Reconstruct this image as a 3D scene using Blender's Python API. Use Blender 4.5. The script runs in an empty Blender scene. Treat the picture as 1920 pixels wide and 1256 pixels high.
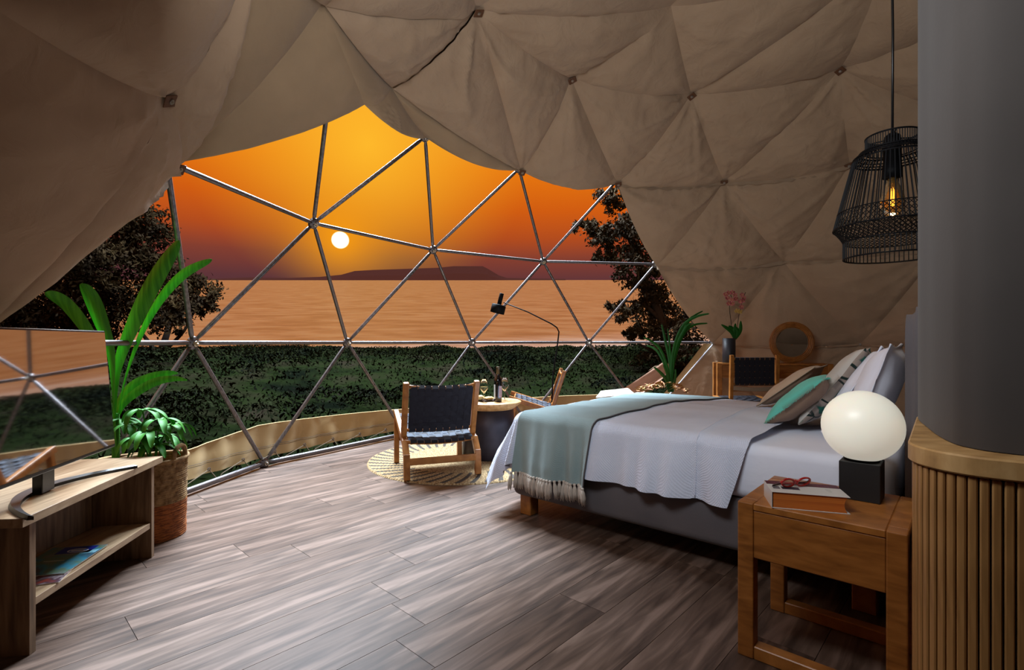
import bpy, bmesh, math, random
from mathutils import Vector, Matrix, noise
import numpy as np
PI = math.pi
C = bpy.context.scene.collection
V3 = Vector

# ------------------------------------------------------------------ camera, world, lights, exposure
HC = 1.1
FPX, U0, VH = 947.0, 960.0, 641.0
cam = bpy.data.objects.new('camera', bpy.data.cameras.new('camera')); C.objects.link(cam)
cam.location = (0, 0, HC); cam.rotation_euler = (PI/2, 0, 0)
cam.data.sensor_width = 36; cam.data.lens = FPX/1920*36; cam.data.shift_y = 13/1920
cam.data.clip_start = .02; cam.data.clip_end = 3000
bpy.context.scene.camera = cam
vs = bpy.context.scene.view_settings
vs.view_transform = 'Standard'; vs.look = 'None'; vs.gamma = 1; vs.use_curve_mapping = False; vs.exposure = 0.0

def lin(c):
    return tuple(((x/255)/12.92 if x/255 <= .04045 else ((x/255+.055)/1.055)**2.4) for x in c) + (1,)

world = bpy.data.worlds.new('world'); bpy.context.scene.world = world; world.use_nodes = True
wt = world.node_tree; wt.nodes.clear()
def wn(t, **k):
    n = wt.nodes.new(t)
    for a, b in k.items(): setattr(n, a, b)
    return n
def wmath(op, a, b=None, clamp=False):
    n = wn('ShaderNodeMath', operation=op); n.use_clamp = clamp
    for i, x in enumerate((a, b)):
        if x is None: continue
        if isinstance(x, (int, float)): n.inputs[i].default_value = x
        else: wt.links.new(x, n.inputs[i])
    return n.outputs[0]
tc = wn('ShaderNodeTexCoord')
sep = wn('ShaderNodeSeparateXYZ'); wt.links.new(tc.outputs['Generated'], sep.inputs[0])
ramp = wn('ShaderNodeValToRGB'); wt.links.new(sep.outputs[2], ramp.inputs[0])
cr = ramp.color_ramp
stops = [(0.0, (60, 30, 34)), (.115, (92, 52, 56)), (.16, (130, 62, 48)), (.20, (178, 76, 30)), (.25, (208, 92, 18)),
         (.32, (230, 118, 16)), (.40, (244, 148, 32)), (.48, (240, 160, 60)), (.65, (190, 145, 105)), (1.0, (130, 120, 120))]
while len(cr.elements) < len(stops): cr.elements.new(.5)
for e, (p, c) in zip(cr.elements, stops): e.position = p; e.color = lin(c)
SUN = V3(((638-U0)/FPX, 1, (VH-450)/FPX)).normalized()
dot = wn('ShaderNodeVectorMath', operation='DOT_PRODUCT'); wt.links.new(tc.outputs['Generated'], dot.inputs[0]); dot.inputs[1].default_value = SUN
ang = wmath('ARCCOSINE', wmath('MINIMUM', dot.outputs['Value'], 1.0))
# yellow glow round and above the sun
GL = V3(((690-U0)/FPX, 1, (VH-270)/FPX)).normalized()
dot2 = wn('ShaderNodeVectorMath', operation='DOT_PRODUCT'); wt.links.new(tc.outputs['Generated'], dot2.inputs[0]); dot2.inputs[1].default_value = GL
ang2 = wmath('ARCCOSINE', wmath('MINIMUM', dot2.outputs['Value'], 1.0))
g2 = wmath('SUBTRACT', 1.0, wmath('DIVIDE', ang2, .30), True); g2 = wmath('POWER', g2, 1.3)
g1 = wmath('SUBTRACT', 1.0, wmath('DIVIDE', ang, .13), True); g1 = wmath('POWER', g1, 2.0)
m1 = wn('ShaderNodeMixRGB'); m1.inputs[2].default_value = lin((255, 186, 44)); wt.links.new(wmath('MULTIPLY', g2, .95), m1.inputs[0]); wt.links.new(ramp.outputs[0], m1.inputs[1])
m2 = wn('ShaderNodeMixRGB'); m2.inputs[2].default_value = lin((255, 160, 10)); wt.links.new(wmath('MULTIPLY', g1, .9), m2.inputs[0]); wt.links.new(m1.outputs[0], m2.inputs[1])
disc = wmath('SUBTRACT', 1.0, wmath('DIVIDE', wmath('SUBTRACT', ang, .0115), .0045), True)
m3 = wn('ShaderNodeMixRGB'); m3.inputs[2].default_value = (4.5, 4.0, 2.6, 1); wt.links.new(disc, m3.inputs[0]); wt.links.new(m2.outputs[0], m3.inputs[1])
bg = wn('ShaderNodeBackground'); bg.inputs[1].default_value = 1.0; wt.links.new(m3.outputs[0], bg.inputs[0])
wo = wn('ShaderNodeOutputWorld'); wt.links.new(bg.outputs[0], wo.inputs[0])

def area(name, loc, target, sx, sy, power, col):
    l = bpy.data.lights.new(name, 'AREA'); l.shape = 'RECTANGLE'; l.size = sx; l.size_y = sy; l.energy = power; l.color = col
    o = bpy.data.objects.new(name, l); C.objects.link(o); o.location = loc
    o.rotation_euler = (V3(target)-V3(loc)).to_track_quat('-Z', 'Y').to_euler(); return o
# soft cool skylight falling in through the front opening
area('skylight', (-2.4, 10.4, 11.4), (.6, 4.0, .4), 8, 3.4, 12500, (.72, .86, 1.0))
area('fill_light', (-.30, 1.0, 2.25), (2.5, 4.2, 2.7), 1.0, .7, 40, (.90, .95, 1.0))  # unseen fill lamp, added to brighten the bed and bring out the canvas relief

# ------------------------------------------------------------------ helpers
def at(u, v, Y):                                     # a point of the place at depth Y
    return V3(((u-U0)/FPX*Y, Y, HC-(v-VH)/FPX*Y))
def tag(o, label=None, cat=None, group=None, kind=None):
    if label: o['label'] = label
    if cat: o['category'] = cat
    if group: o['group'] = group
    if kind: o['kind'] = kind
    return o
def empty(name, loc=(0, 0, 0), rz=0, parent=None):
    o = bpy.data.objects.new(name, None); C.objects.link(o); o.location = loc; o.rotation_euler = (0, 0, rz); o.empty_display_size = .1
    if parent: o.parent = parent
    return o
def thing(name, label, cat, loc=(0, 0, 0), rz=0, group=None):
    return tag(empty(name, loc, rz), label, cat, group)
def obj(name, data, mat=None, parent=None, smooth=False, loc=None):
    if isinstance(data, bmesh.types.BMesh):
        me = bpy.data.meshes.new(name); data.to_mesh(me); data.free()
    elif isinstance(data, tuple):
        me = bpy.data.meshes.new(name); me.from_pydata([tuple(p) for p in data[0]], [], data[1])
    else: me = data
    if mat is not None and not me.materials:
        for m in (mat if isinstance(mat, (list, tuple)) else [mat]): me.materials.append(m)
    if smooth: me.shade_smooth()
    o = bpy.data.objects.new(name, me); C.objects.link(o)
    if parent: o.parent = parent
    if loc is not None: o.location = loc
    return o
def copy_tree(o, parent=None):
    c = o.copy(); C.objects.link(c)
    if parent: c.parent = parent
    for ch in list(o.children): copy_tree(ch, c)
    return c
def bm_box(size, loc=(0, 0, 0), rot=None, bevel=0, seg=2, bm=None):
    b = bmesh.new(); bmesh.ops.create_cube(b, size=1)
    bmesh.ops.scale(b, vec=size, verts=b.verts)
    if bevel: bmesh.ops.bevel(b, geom=b.edges[:], offset=bevel, segments=seg, profile=.5, affect='EDGES')
    M = Matrix.Translation(loc) @ (rot.to_4x4() if rot else Matrix.Identity(4))
    b.transform(M)
    if bm is None: return b
    me = bpy.data.meshes.new('t'); b.to_mesh(me); b.free(); bm.from_mesh(me); bpy.data.meshes.remove(me); return bm
def bar(p, q, w, h, up=(0, 0, 1), bevel=.004, bm=None):         # a squared bar from p to q
    p, q = V3(p), V3(q); d = q-p; L = d.length; x = d.normalized(); up = V3(up)
    y = up.cross(x)
    if y.length < 1e-4: y = V3((0, 1, 0))
    y.normalize(); z = x.cross(y)
    R = Matrix((x, y, z)).transposed()
    return bm_box((L, w, h), (p+q)/2, R, bevel, 2, bm)
def bm_prism(poly, z0, z1, bevel=0):
    b = bmesh.new(); vs_ = [b.verts.new((x, y, z0)) for x, y in poly]; f = b.faces.new(vs_)
    r = bmesh.ops.extrude_face_region(b, geom=[f])
    for v in r['geom']:
        if isinstance(v, bmesh.types.BMVert): v.co.z = z1
    bmesh.ops.recalc_face_normals(b, faces=b.faces)
    if bevel: bmesh.ops.bevel(b, geom=b.edges[:], offset=bevel, segments=1, affect='EDGES')
    return b
def tube(pts, r, n=8, closed=False, cap=True):                  # round tube along points; r number or list
    pts = [V3(p) for p in pts]; m = len(pts); vs_, fs = [], []
    t0 = (pts[1]-pts[0]).normalized(); a = V3((0, 0, 1)) if abs(t0.z) < .9 else V3((1, 0, 0))
    nrm = (a-t0*a.dot(t0)).normalized()
    for i, p in enumerate(pts):
        if closed: t = (pts[(i+1) % m]-pts[i-1]).normalized()
        else: t = (pts[min(i+1, m-1)]-pts[max(i-1, 0)]).normalized()
        nrm = (nrm-t*nrm.dot(t)).normalized(); bn = t.cross(nrm)
        rr = r[i] if isinstance(r, (list, tuple)) else r
        for k in range(n):
            an = 2*PI*k/n; vs_.append(p+nrm*math.cos(an)*rr+bn*math.sin(an)*rr)
    for i in range(m if closed else m-1):
        j = (i+1) % m
        for k in range(n): fs.append((i*n+k, i*n+(k+1) % n, j*n+(k+1) % n, j*n+k))
    if cap and not closed:
        fs.append(tuple(range(n))[::-1]); fs.append(tuple((m-1)*n+k for k in range(n)))
    return vs_, fs
def join(parts):
    V, F = [], []
    for v, f in parts:
        o = len(V); V += list(v); F += [tuple(i+o for i in q) for q in f]
    return V, F
def lathe(prof, n=32, loc=(0, 0, 0)):
    vs_, fs = [], []
    for r, z in prof:
        for k in range(n):
            a = 2*PI*k/n; vs_.append((loc[0]+r*math.cos(a), loc[1]+r*math.sin(a), loc[2]+z))
    for i in range(len(prof)-1):
        for k in range(n): fs.append((i*n+k, i*n+(k+1) % n, (i+1)*n+(k+1) % n, (i+1)*n+k))
    if prof[0][0] > 1e-5: fs.append(tuple(range(n))[::-1])
    if prof[-1][0] > 1e-5: fs.append(tuple((len(prof)-1)*n+k for k in range(n)))
    return vs_, fs
def grid(nx, ny, fn):
    vs_ = [fn(i/nx, j/ny) for j in range(ny+1) for i in range(nx+1)]
    fs = [(j*(nx+1)+i, j*(nx+1)+i+1, (j+1)*(nx+1)+i+1, (j+1)*(nx+1)+i) for j in range(ny) for i in range(nx)]
    return vs_, fs
def smoothpath(P, n=8):                                         # Catmull-Rom
    P = [V3(p) for p in P]; out = []
    for i in range(len(P)-1):
        a, b, c, d = P[max(i-1, 0)], P[i], P[i+1], P[min(i+2, len(P)-1)]
        for k in range(n):
            t = k/n; out.append(.5*((2*b)+(c-a)*t+(2*a-5*b+4*c-d)*t*t+(3*b-a-3*c+d)*t**3))
    out.append(P[-1]); return out

# ------------------------------------------------------------------ materials
def mat(name, col, rough=.6, metal=0, spec=.5, **k):
    m = bpy.data.materials.new(name); m.use_nodes = True; b = m.node_tree.nodes['Principled BSDF']
    b.inputs['Base Color'].default_value = lin(col) if max(col) > 1 else tuple(col)+(1,)
    b.inputs['Roughness'].default_value = rough; b.inputs['Metallic'].default_value = metal
    b.inputs['Specular IOR Level'].default_value = spec
    for a, v in k.items(): b.inputs[a.replace('_', ' ')].default_value = v
    return m
def nd(m, t, **k):
    n = m.node_tree.nodes.new(t)
    for a, b in k.items(): setattr(n, a, b)
    return n
def lk(m, a, b): m.node_tree.links.new(a, b)
def P(m): return m.node_tree.nodes['Principled BSDF']
def coords(m, scale=(1, 1, 1), rot=(0, 0, 0), kind='Object'):
    t = nd(m, 'ShaderNodeTexCoord'); mp = nd(m, 'ShaderNodeMapping'); lk(m, t.outputs[kind], mp.inputs[0])
    mp.inputs['Scale'].default_value = scale; mp.inputs['Rotation'].default_value = rot; return mp.outputs[0]
def noisecol(m, cols, scale=5, detail=4, vec=None, lo=.3, hi=.7, dist=0):
    n = nd(m, 'ShaderNodeTexNoise'); n.inputs['Scale'].default_value = scale; n.inputs['Detail'].default_value = detail; n.inputs['Distortion'].default_value = dist
    if vec is not None: lk(m, vec, n.inputs['Vector'])
    r = nd(m, 'ShaderNodeValToRGB'); lk(m, n.outputs[0], r.inputs[0]); e = r.color_ramp.elements
    while len(e) < len(cols): e.new(.5)
    for i, c in enumerate(cols): e[i].position = lo+(hi-lo)*i/(len(cols)-1); e[i].color = lin(c)
    lk(m, r.outputs[0], P(m).inputs['Base Color']); return n, r
def bump(m, src, strength=.3, dist=.01, chain=None):
    b = nd(m, 'ShaderNodeBump'); b.inputs['Strength'].default_value = strength; b.inputs['Distance'].default_value = dist
    lk(m, src, b.inputs['Height'])
    if chain is not None: lk(m, chain, b.inputs['Normal'])
    lk(m, b.outputs[0], P(m).inputs['Normal']); return b.outputs[0]
def wood(name, c1, c2, c3, scale=(1, 8, 8), rough=.45, rot=(0, 0, 0), ns=6, kind='Object'):
    m = mat(name, c2, rough); v = coords(m, scale, rot, kind)
    n, r = noisecol(m, [c1, c2, c3], ns, 6, v, .3, .72, .4)
    bump(m, n.outputs[0], .08, .004); return m
def fabric(name, c1, c2, ws=260, bs=.3, rough=.95, wr=0, spec=.15):
    m = mat(name, c1, rough, spec=spec); v = coords(m)
    noisecol(m, [c1, c2], 3.5, 4, v)
    w = nd(m, 'ShaderNodeTexNoise'); w.inputs['Scale'].default_value = ws; w.inputs['Detail'].default_value = 2; lk(m, v, w.inputs['Vector'])
    b = bump(m, w.outputs[0], bs, .002)
    if wr:
        w2 = nd(m, 'ShaderNodeTexNoise'); w2.inputs['Scale'].default_value = 7; w2.inputs['Detail'].default_value = 5; w2.inputs['Distortion'].default_value = 1.2; lk(m, v, w2.inputs['Vector'])
        bump(m, w2.outputs[0], wr, .02, b)
    P(m).inputs['Sheen Weight'].default_value = .15
    return m

M_canvas = fabric('canvas', (182, 154, 126), (172, 144, 117), 300, .2, .9, .5)
M_cover = fabric('outer_canvas', (176, 148, 116), (164, 138, 108), 300, .2, .9, .15)
M_skirt = fabric('skirt_canvas', (196, 166, 118), (184, 154, 108), 300, .15, .85, .08)
M_steel = mat('galvanised_steel', (118, 114, 116), .42, .85); noisecol(M_steel, [(92, 88, 90), (140, 136, 138)], 30, 3)
M_leather = mat('leather', (96, 58, 30), .6)
M_screw = mat('screw', (190, 186, 178), .3, 1)
M_hem = fabric('hem_canvas', (178, 154, 128), (168, 144, 120), 300, .2)
M_oakshade = wood('grey_oak_shade', (92, 70, 50), (126, 99, 73), (150, 122, 94), (9, 9, .8), .5, ns=5)  # upright cabinet boards: their shade is put into this darker tone
M_oaklit = wood('grey_oak_lit', (128, 102, 76), (158, 130, 100), (176, 150, 120), (12, .9, 9), .38, ns=4)  # same oak on level boards, the light on them put into the paler tone
M_teak = wood('teak', (122, 72, 28), (146, 90, 38), (164, 104, 48), (3, 3, 14), .38, ns=3)
M_teakx = wood('teak_bar', (130, 78, 30), (156, 98, 42), (176, 114, 54), (5, 5, 5), .38, ns=3)
M_slat = wood('slat_oak', (136, 96, 52), (168, 124, 72), (186, 142, 88), (18, 18, 1.2), .5, ns=3)
M_cap = wood('cap_oak', (160, 122, 74), (188, 148, 94), (206, 168, 114), (3, 9, 3), .5, ns=3)
M_groove = mat('dark_backing', (52, 36, 24), .9)
M_grey = fabric('grey_plaster', (74, 69, 66), (70, 65, 62), 60, .1, .95)
M_black = mat('black_metal', (8, 8, 11), .6, 0, .15)
M_blackp = mat('black_plastic', (18, 18, 20), .35)
M_strap = mat('black_strap', (30, 28, 34), .7, spec=.25)
v_ = coords(M_strap); n_ = nd(M_strap, 'ShaderNodeTexNoise'); n_.inputs['Scale'].default_value = 400; lk(M_strap, v_, n_.inputs['Vector']); bump(M_strap, n_.outputs[0], .3, .001)
M_white = fabric('white_cotton', (232, 236, 248), (224, 228, 244), 350, .12, .85, .12)
M_bedgrey = fabric('grey_upholstery', (104, 98, 100), (92, 88, 91), 420, .5, .95)
def weave(name, c1, c2, sc, strength=.6, ang=.7):
    m = mat(name, c1, .92, spec=.15); v = coords(m)
    noisecol(m, [c2, c1], 4, 3, v)
    hs = []
    for a in (ang, -ang):
        w = nd(m, 'ShaderNodeTexWave'); w.wave_type = 'BANDS'; w.inputs['Scale'].default_value = sc; w.inputs['Distortion'].default_value = .3
        mp = nd(m, 'ShaderNodeMapping'); mp.inputs['Rotation'].default_value = (0, a, a); lk(m, v, mp.inputs[0]); lk(m, mp.outputs[0], w.inputs['Vector']); hs.append(w.outputs[1])
    mm = nd(m, 'ShaderNodeMath', operation='MAXIMUM'); lk(m, hs[0], mm.inputs[0]); lk(m, hs[1], mm.inputs[1])
    b = bump(m, mm.outputs[0], strength, .004)
    P(m).inputs['Sheen Weight'].default_value = .1
    return m
M_cov = weave('white_woven', (224, 232, 250), (212, 220, 240), 60, .6)
M_throw = weave('sage_woven', (152, 172, 174), (140, 160, 162), 80, .4)
M_tassel = fabric('tassel_yarn', (206, 196, 184), (186, 176, 166), 300, .6)
M_brass = mat('amber_glass', (255, 190, 90), .05, **{'Transmission_Weight': .9})
M_glass = mat('clear_glass', (250, 252, 252), .02, **{'Transmission_Weight': 1.0}); P(M_glass).inputs['IOR'].default_value = 1.15
M_wine = mat('white_wine', (236, 230, 190), .02, **{'Transmission_Weight': .9}); P(M_wine).inputs['IOR'].default_value = 1.08
M_green = mat('green_leaf', (34, 120, 30), .55)
noisecol(M_green, [(30, 120, 22), (84, 178, 40)], 1, 3, coords(M_green, (60, 4, 4)))
P(M_green).inputs['Subsurface Weight'].default_value = 0
def leafmat(name, a, b, rough=.5):
    m = mat(name, a, rough, spec=.1 if rough > .6 else .3); g = nd(m, 'ShaderNodeTexNoise'); g.inputs['Scale'].default_value = 9
    noisecol(m, [a, b], 2.2, 5, coords(m)); return m
M_leafd = leafmat('leaf_dark', (18, 66, 22), (40, 104, 30), .5)
M_leafp = leafmat('leaf_pot', (30, 112, 30), (74, 150, 40), .6)
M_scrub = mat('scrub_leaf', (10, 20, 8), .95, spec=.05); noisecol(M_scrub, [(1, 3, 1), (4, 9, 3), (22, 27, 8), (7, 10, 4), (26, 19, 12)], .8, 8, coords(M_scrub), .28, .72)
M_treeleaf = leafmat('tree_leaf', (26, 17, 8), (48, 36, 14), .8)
M_bark = mat('bark', (40, 26, 18), .9)
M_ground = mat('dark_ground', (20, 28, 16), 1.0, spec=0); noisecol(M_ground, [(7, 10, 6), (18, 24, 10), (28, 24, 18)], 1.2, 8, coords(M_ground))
M_basket = mat('seagrass', (150, 116, 74), .9); noisecol(M_basket, [(104, 74, 42), (176, 142, 96)], 40, 3, coords(M_basket))
M_basket2 = mat('banana_fibre', (156, 84, 34), .8); noisecol(M_basket2, [(96, 46, 18), (186, 108, 50)], 30, 3, coords(M_basket2, (1, 1, 5)))
M_paper = mat('paper', (238, 234, 226), .8)
M_mirror = mat('mirror_glass', (225, 225, 225), .02, 1)

# ------------------------------------------------------------------ floor: planks laid across, clipped to the round tent
DC = V3((1.62, 2.94, .0)); DZ = .04; DR = 4.087
def sph(az, z, R=DR):
    r = math.sqrt(max(R*R-(z-DZ)**2, 0)); a = math.radians(az)
    return V3((DC.x+r*math.cos(a), DC.y+r*math.sin(a), z))
floor = tag(empty('floor'), 'round floor of brown-grey wood planks', None, None, 'structure')
M_floor = []
for i in range(5):
    m = mat('plank', (130, 108, 94), .42, spec=.28)
    v = coords(m, (.9, 9, 1), (0, 0, 0))
    k = (0, 4, -4, 6, -6)[i]
    n, r = noisecol(m, [(58+k, 43+k, 35+k), (88+k, 69+k, 58+k), (120+k, 98+k, 86+k)], 2.0, 10, v, .34, .64, .9)
    n2 = nd(m, 'ShaderNodeTexNoise'); n2.inputs['Scale'].default_value = 2.5; n2.inputs['Detail'].default_value = 6
    lk(m, coords(m, (1, 22, 1)), n2.inputs['Vector'])
    bump(m, n2.outputs[0], .12, .003)
    rr = nd(m, 'ShaderNodeMapRange'); rr.inputs[3].default_value = .36; rr.inputs[4].default_value = .5; lk(m, n2.outputs[0], rr.inputs[0]); lk(m, rr.outputs[0], P(m).inputs['Roughness'])
    M_floor.append(m)
fa = math.radians(47)
ux, uy = V3((math.cos(fa), math.sin(fa), 0)), V3((-math.sin(fa), math.cos(fa), 0))
def clip_circle(poly, R):
    N = 90
    for k in range(N):
        a = 2*PI*(k+.5)/N; nx, ny = math.cos(a), math.sin(a); d = R*math.cos(PI/N); out = []
        for i in range(len(poly)):
            p, q = poly[i], poly[(i+1) % len(poly)]
            dp, dq = p[0]*nx+p[1]*ny-d, q[0]*nx+q[1]*ny-d
            if dp <= 0: out.append(p)
            if (dp < 0 < dq) or (dq < 0 < dp):
                t = dp/(dp-dq); out.append((p[0]+(q[0]-p[0])*t, p[1]+(q[1]-p[1])*t))
        poly = out
        if len(poly) < 3: return []
    return poly
frnd = random.Random(4); W = .232; row = -18; FR = DR+.02
y = -FR
i = 0
while y < FR:
    x = -FR-frnd.random()*1.3
    while x < FR:
        L = 1.34; g = .0011
        pl = clip_circle([(x+g, y+g), (x+L-g, y+g), (x+L-g, y+W-g), (x+g, y+W-g)], FR)
        cl = []
        for p in pl:
            if not cl or math.hypot(p[0]-cl[-1][0], p[1]-cl[-1][1]) > .004: cl.append(p)
        if len(cl) >= 3:
            cx = sum(p[0] for p in cl)/len(cl); cy = sum(p[1] for p in cl)/len(cl)
            b = bm_prism([(p[0]-cx, p[1]-cy) for p in cl], -.014, 0)
            o = obj('plank', b, M_floor[frnd.randrange(5)], floor)
            w = DC+ux*cx+uy*cy; o.location = (w.x, w.y, 0); o.rotation_euler = (0, 0, fa)
        x += L
    y += W
obj('subfloor', lathe([(0, -.16), (FR, -.16), (FR, -.0145), (0, -.0145)], 90, (DC.x, DC.y, 0)), M_groove, floor)

# ------------------------------------------------------------------ geodesic frame
FRR = DR
def A_(j): return sph(158.45-24*j, .035)
def B_(j): return sph(170.45-24*j, 1.094)
def C_(j): return sph(182.45-24*j, 2.096)
def D_(j): return sph(170.45-24*j, 2.941)
def E_(j): return sph(158-36*j, 3.575)
def F_(j): return sph(104-72*j, 3.92)
G0 = V3((DC.x, DC.y, DZ+DR))
frame = thing('dome_frame', 'grey steel tube geodesic frame crossing the big sunset opening', 'tent frame')
def strut(a, b, r=.0165):
    d = (b-a).normalized(); a2, b2 = a+d*.035, b-d*.035
    obj('strut', tube([a2, a2+d*.05, b2-d*.05, b2], [r*.7, r, r, r*.7], 10), M_steel, frame, True)
def hub(p):
    n = (p-V3((DC.x, DC.y, DZ))).normalized(); q = n.to_track_quat('Z', 'Y').to_matrix()
    vv, ff = lathe([(0, -.022), (.03, -.022), (.048, -.012), (.05, .008), (.03, .014), (0, .014)], 12)
    vv = [p+q@V3(v) for v in vv]
    h = obj('hub', (vv, ff), M_steel, frame, False)
    vv, ff = lathe([(0, -.05), (.009, -.05), (.012, -.034), (.022, -.034), (.022, -.02), (0, -.02)], 8); vv = [p+q@V3(v) for v in vv]
    obj('bolt', (vv, ff), M_screw, h)
for j in range(0, 4): strut(C_(j), C_(j+1)); strut(C_(j), B_(j)); strut(C_(j+1), B_(j))
for j in range(0, 4): strut(C_(j), D_(j)); strut(C_(j+1), D_(j))
for j in range(0, 3): strut(D_(j), D_(j+1))
for j in range(-1, 4): strut(B_(j), B_(j+1)); strut(B_(j), A_(j)); strut(B_(j+1), A_(j))
strut(C_(0), B_(-1)); strut(C_(4), B_(4)); strut(B_(-1), A_(-2)); strut(B_(4), A_(4))
for j in range(-2, 5):
    a, b = A_(j), A_(j+1); strut(a, b, .022)
for j in range(-1, 5): hub(A_(j))
for j in range(-1, 5): hub(B_(j))
for j in range(0, 5): hub(C_(j))
for j in range(1, 4): hub(D_(j))

# ------------------------------------------------------------------ canvas lining: one panel per triangle, seams on the struts
NODES = []
def fold_field(p, n):
    """height of wrinkles at p (metres inward)"""
    h = 0
    for k, q in enumerate(NODES):
        d = p-q; r = d.length
        if r > 1.25 or r < 1e-4: continue
        t1 = V3((0, 0, 1)).cross(n)
        if t1.length < .05: t1 = V3((1, 0, 0))
        t1.normalize(); t2 = n.cross(t1)
        phi = math.atan2(d.dot(t2), d.dot(t1))
        dn = .5-.5*d.z/r
        w = min(r/.16, 1)*math.exp(-max(r-.12, 0)/(.20+.34*dn))*(.45+.75*dn)
        a = phi*3.2+2.0*math.sin(phi+k*1.7)+k*2.1+r*1.2*math.sin(k)
        s1 = 1-abs(math.sin(a)); s2 = 1-abs(math.sin(phi*6.5+k+1.3*math.sin(phi*2+k)))
        h += w*(.058*s1**3+.030*s2**4)
    v = V3(noise.noise_vector(p*.9))*.5
    q = p+v
    s = noise.noise(V3((q.x*1.2+q.z*1.7, q.y*1.2-q.z*1.1, q.z*.8))*2.2)
    h += .012*(1-abs(s)*2.2)+.004*noise.noise(q*5)
    s2 = noise.noise(V3((q.x+q.y*.6, q.z*1.4, 3.3))*4.5)
    h += .008*max(0, 1-abs(s2)*5)
    return h
SCEN = V3((DC.x, DC.y, DZ))
def panel(a, b, c, parent, mat_=M_canvas, n=26, off=.045, amp=.095, sag=None, wrk=1.0, name='canvas_panel'):
    """a,b,c world nodes; sag: dict {(i,j): Vector} bows that edge"""
    vs_, fs, ix = [], [], {}
    for i in range(n+1):
        for j in range(n+1-i):
            k = n-i-j; b0, b1, b2 = i/n, j/n, k/n
            p = a*b0+b*b1+c*b2
            nn = (p-SCEN).normalized()
            pil = (27*b0*b1*b2)**.85
            ed = 4*(b0*b1+b1*b2+b0*b2)-0*pil
            p2 = p-nn*(off+amp*pil*.55+.035*min(ed, 1)+wrk*fold_field(p, nn)*min(1, .25+1.4*min(ed, 1)))
            p2.z -= amp*.25*pil+.03*min(ed, 1)
            if sag:
                bb = (b0, b1, b2)
                for (e0, e1), vec in sag.items(): p2 += V3(vec)*4*bb[e0]*bb[e1]
            ix[i, j] = len(vs_); vs_.append(p2)
    for i in range(n):
        for j in range(n-i):
            fs.append((ix[i, j], ix[i+1, j], ix[i, j+1]))
            if i+j < n-1: fs.append((ix[i+1, j], ix[i+1, j+1], ix[i, j+1]))
    return obj(name, (vs_, fs), mat_, parent, True)
ceil = tag(empty('ceiling'), 'taupe canvas lining tufted to the dome frame overhead', None, None, 'structure')
wallR = tag(empty('wall_right'), 'taupe canvas lining on the right side behind the desk', None, None, 'structure')
wallL = tag(empty('wall_left'), 'taupe canvas curtain drooping on the left side', None, None, 'structure')
wallB = tag(empty('wall_back'), 'taupe canvas lining behind the viewer', None, None, 'structure')
X0 = V3((-1.62, 2.28, 2.24)); Q0 = at(680, 193, 3.62); W0 = V3((-.94, 3.87, 3.07)); S0 = at(600, 0, 2.9)
NODES += [X0, W0, E_(0), E_(1), E_(2), E_(3), E_(4)]+[D_(j) for j in (2, 3, 4, 5, 6, 7)]+[C_(j) for j in (4, 5, 6, 7)]+[B_(4), B_(5), B_(6), B_(7), F_(0), F_(1), C_(0)]
# right-hand lining rows
def z4(j): return 40 if j <= 6 else 12
panel(D_(3), D_(4), C_(4), wallR, n=44, sag={(0, 2): (-.02, 0, -.02)})
for j in range(4, 11):
    panel(D_(j), D_(j+1), C_(j+1), wallR, n=z4(j)); panel(C_(j), C_(j+1), D_(j), wallR, n=z4(j))
for j in range(4, 11):
    panel(C_(j), C_(j+1), B_(j), wallR, n=z4(j), sag={(0, 2): (-.03, 0, -.02)} if j == 4 else None)
    panel(B_(j), B_(j+1), C_(j+1), wallR, n=z4(j), amp=.09)
for j in range(3, 11):
    panel(A_(j), A_(j+1), B_(j+1), wallR, n=z4(j), amp=.05, wrk=.7)
    if j > 3: panel(B_(j), B_(j+1), A_(j), wallR, n=z4(j), amp=.05, wrk=.7)
# back and left
for j in range(11, 14):
    panel(D_(j), D_(j+1), C_(j+1), wallB, n=10); panel(C_(j), C_(j+1), D_(j), wallB, n=10)
    panel(C_(j), C_(j+1), B_(j), wallB, n=10); panel(B_(j), B_(j+1), C_(j+1), wallB, n=10)
    panel(A_(j), A_(j+1), B_(j+1), wallB, n=10); panel(B_(j), B_(j+1), A_(j), wallB, n=10)
B1, A1, A2, C1, D1 = B_(-1), A_(-1), A_(-2), C_(-1), D_(-1)
panel(A_(-2), B_(-2), B1, wallL, n=20, off=.06, wrk=.6); 
panel(B_(-2), B1, C1, wallL, n=20, off=.06, wrk=.6)
cs = {(0, 1): (-.03, -.05, -.04)}
panel(C_(0), B1, X0, wallL, n=44, amp=.07, off=.06, wrk=.6, sag=cs)
panel(X0, C1, B1, wallL, n=30, amp=.07, off=.06, wrk=.6)
panel(C_(0), D1, X0, wallL, n=44, amp=.07, off=.06, wrk=.6, sag={(0, 1): (.10, -.07, -.05)})
panel(X0, D1, C1, wallL, n=30, off=.06, wrk=.6)
panel(C1, D1, D_(-2), wallL, n=10, off=.06, wrk=.6)
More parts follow.
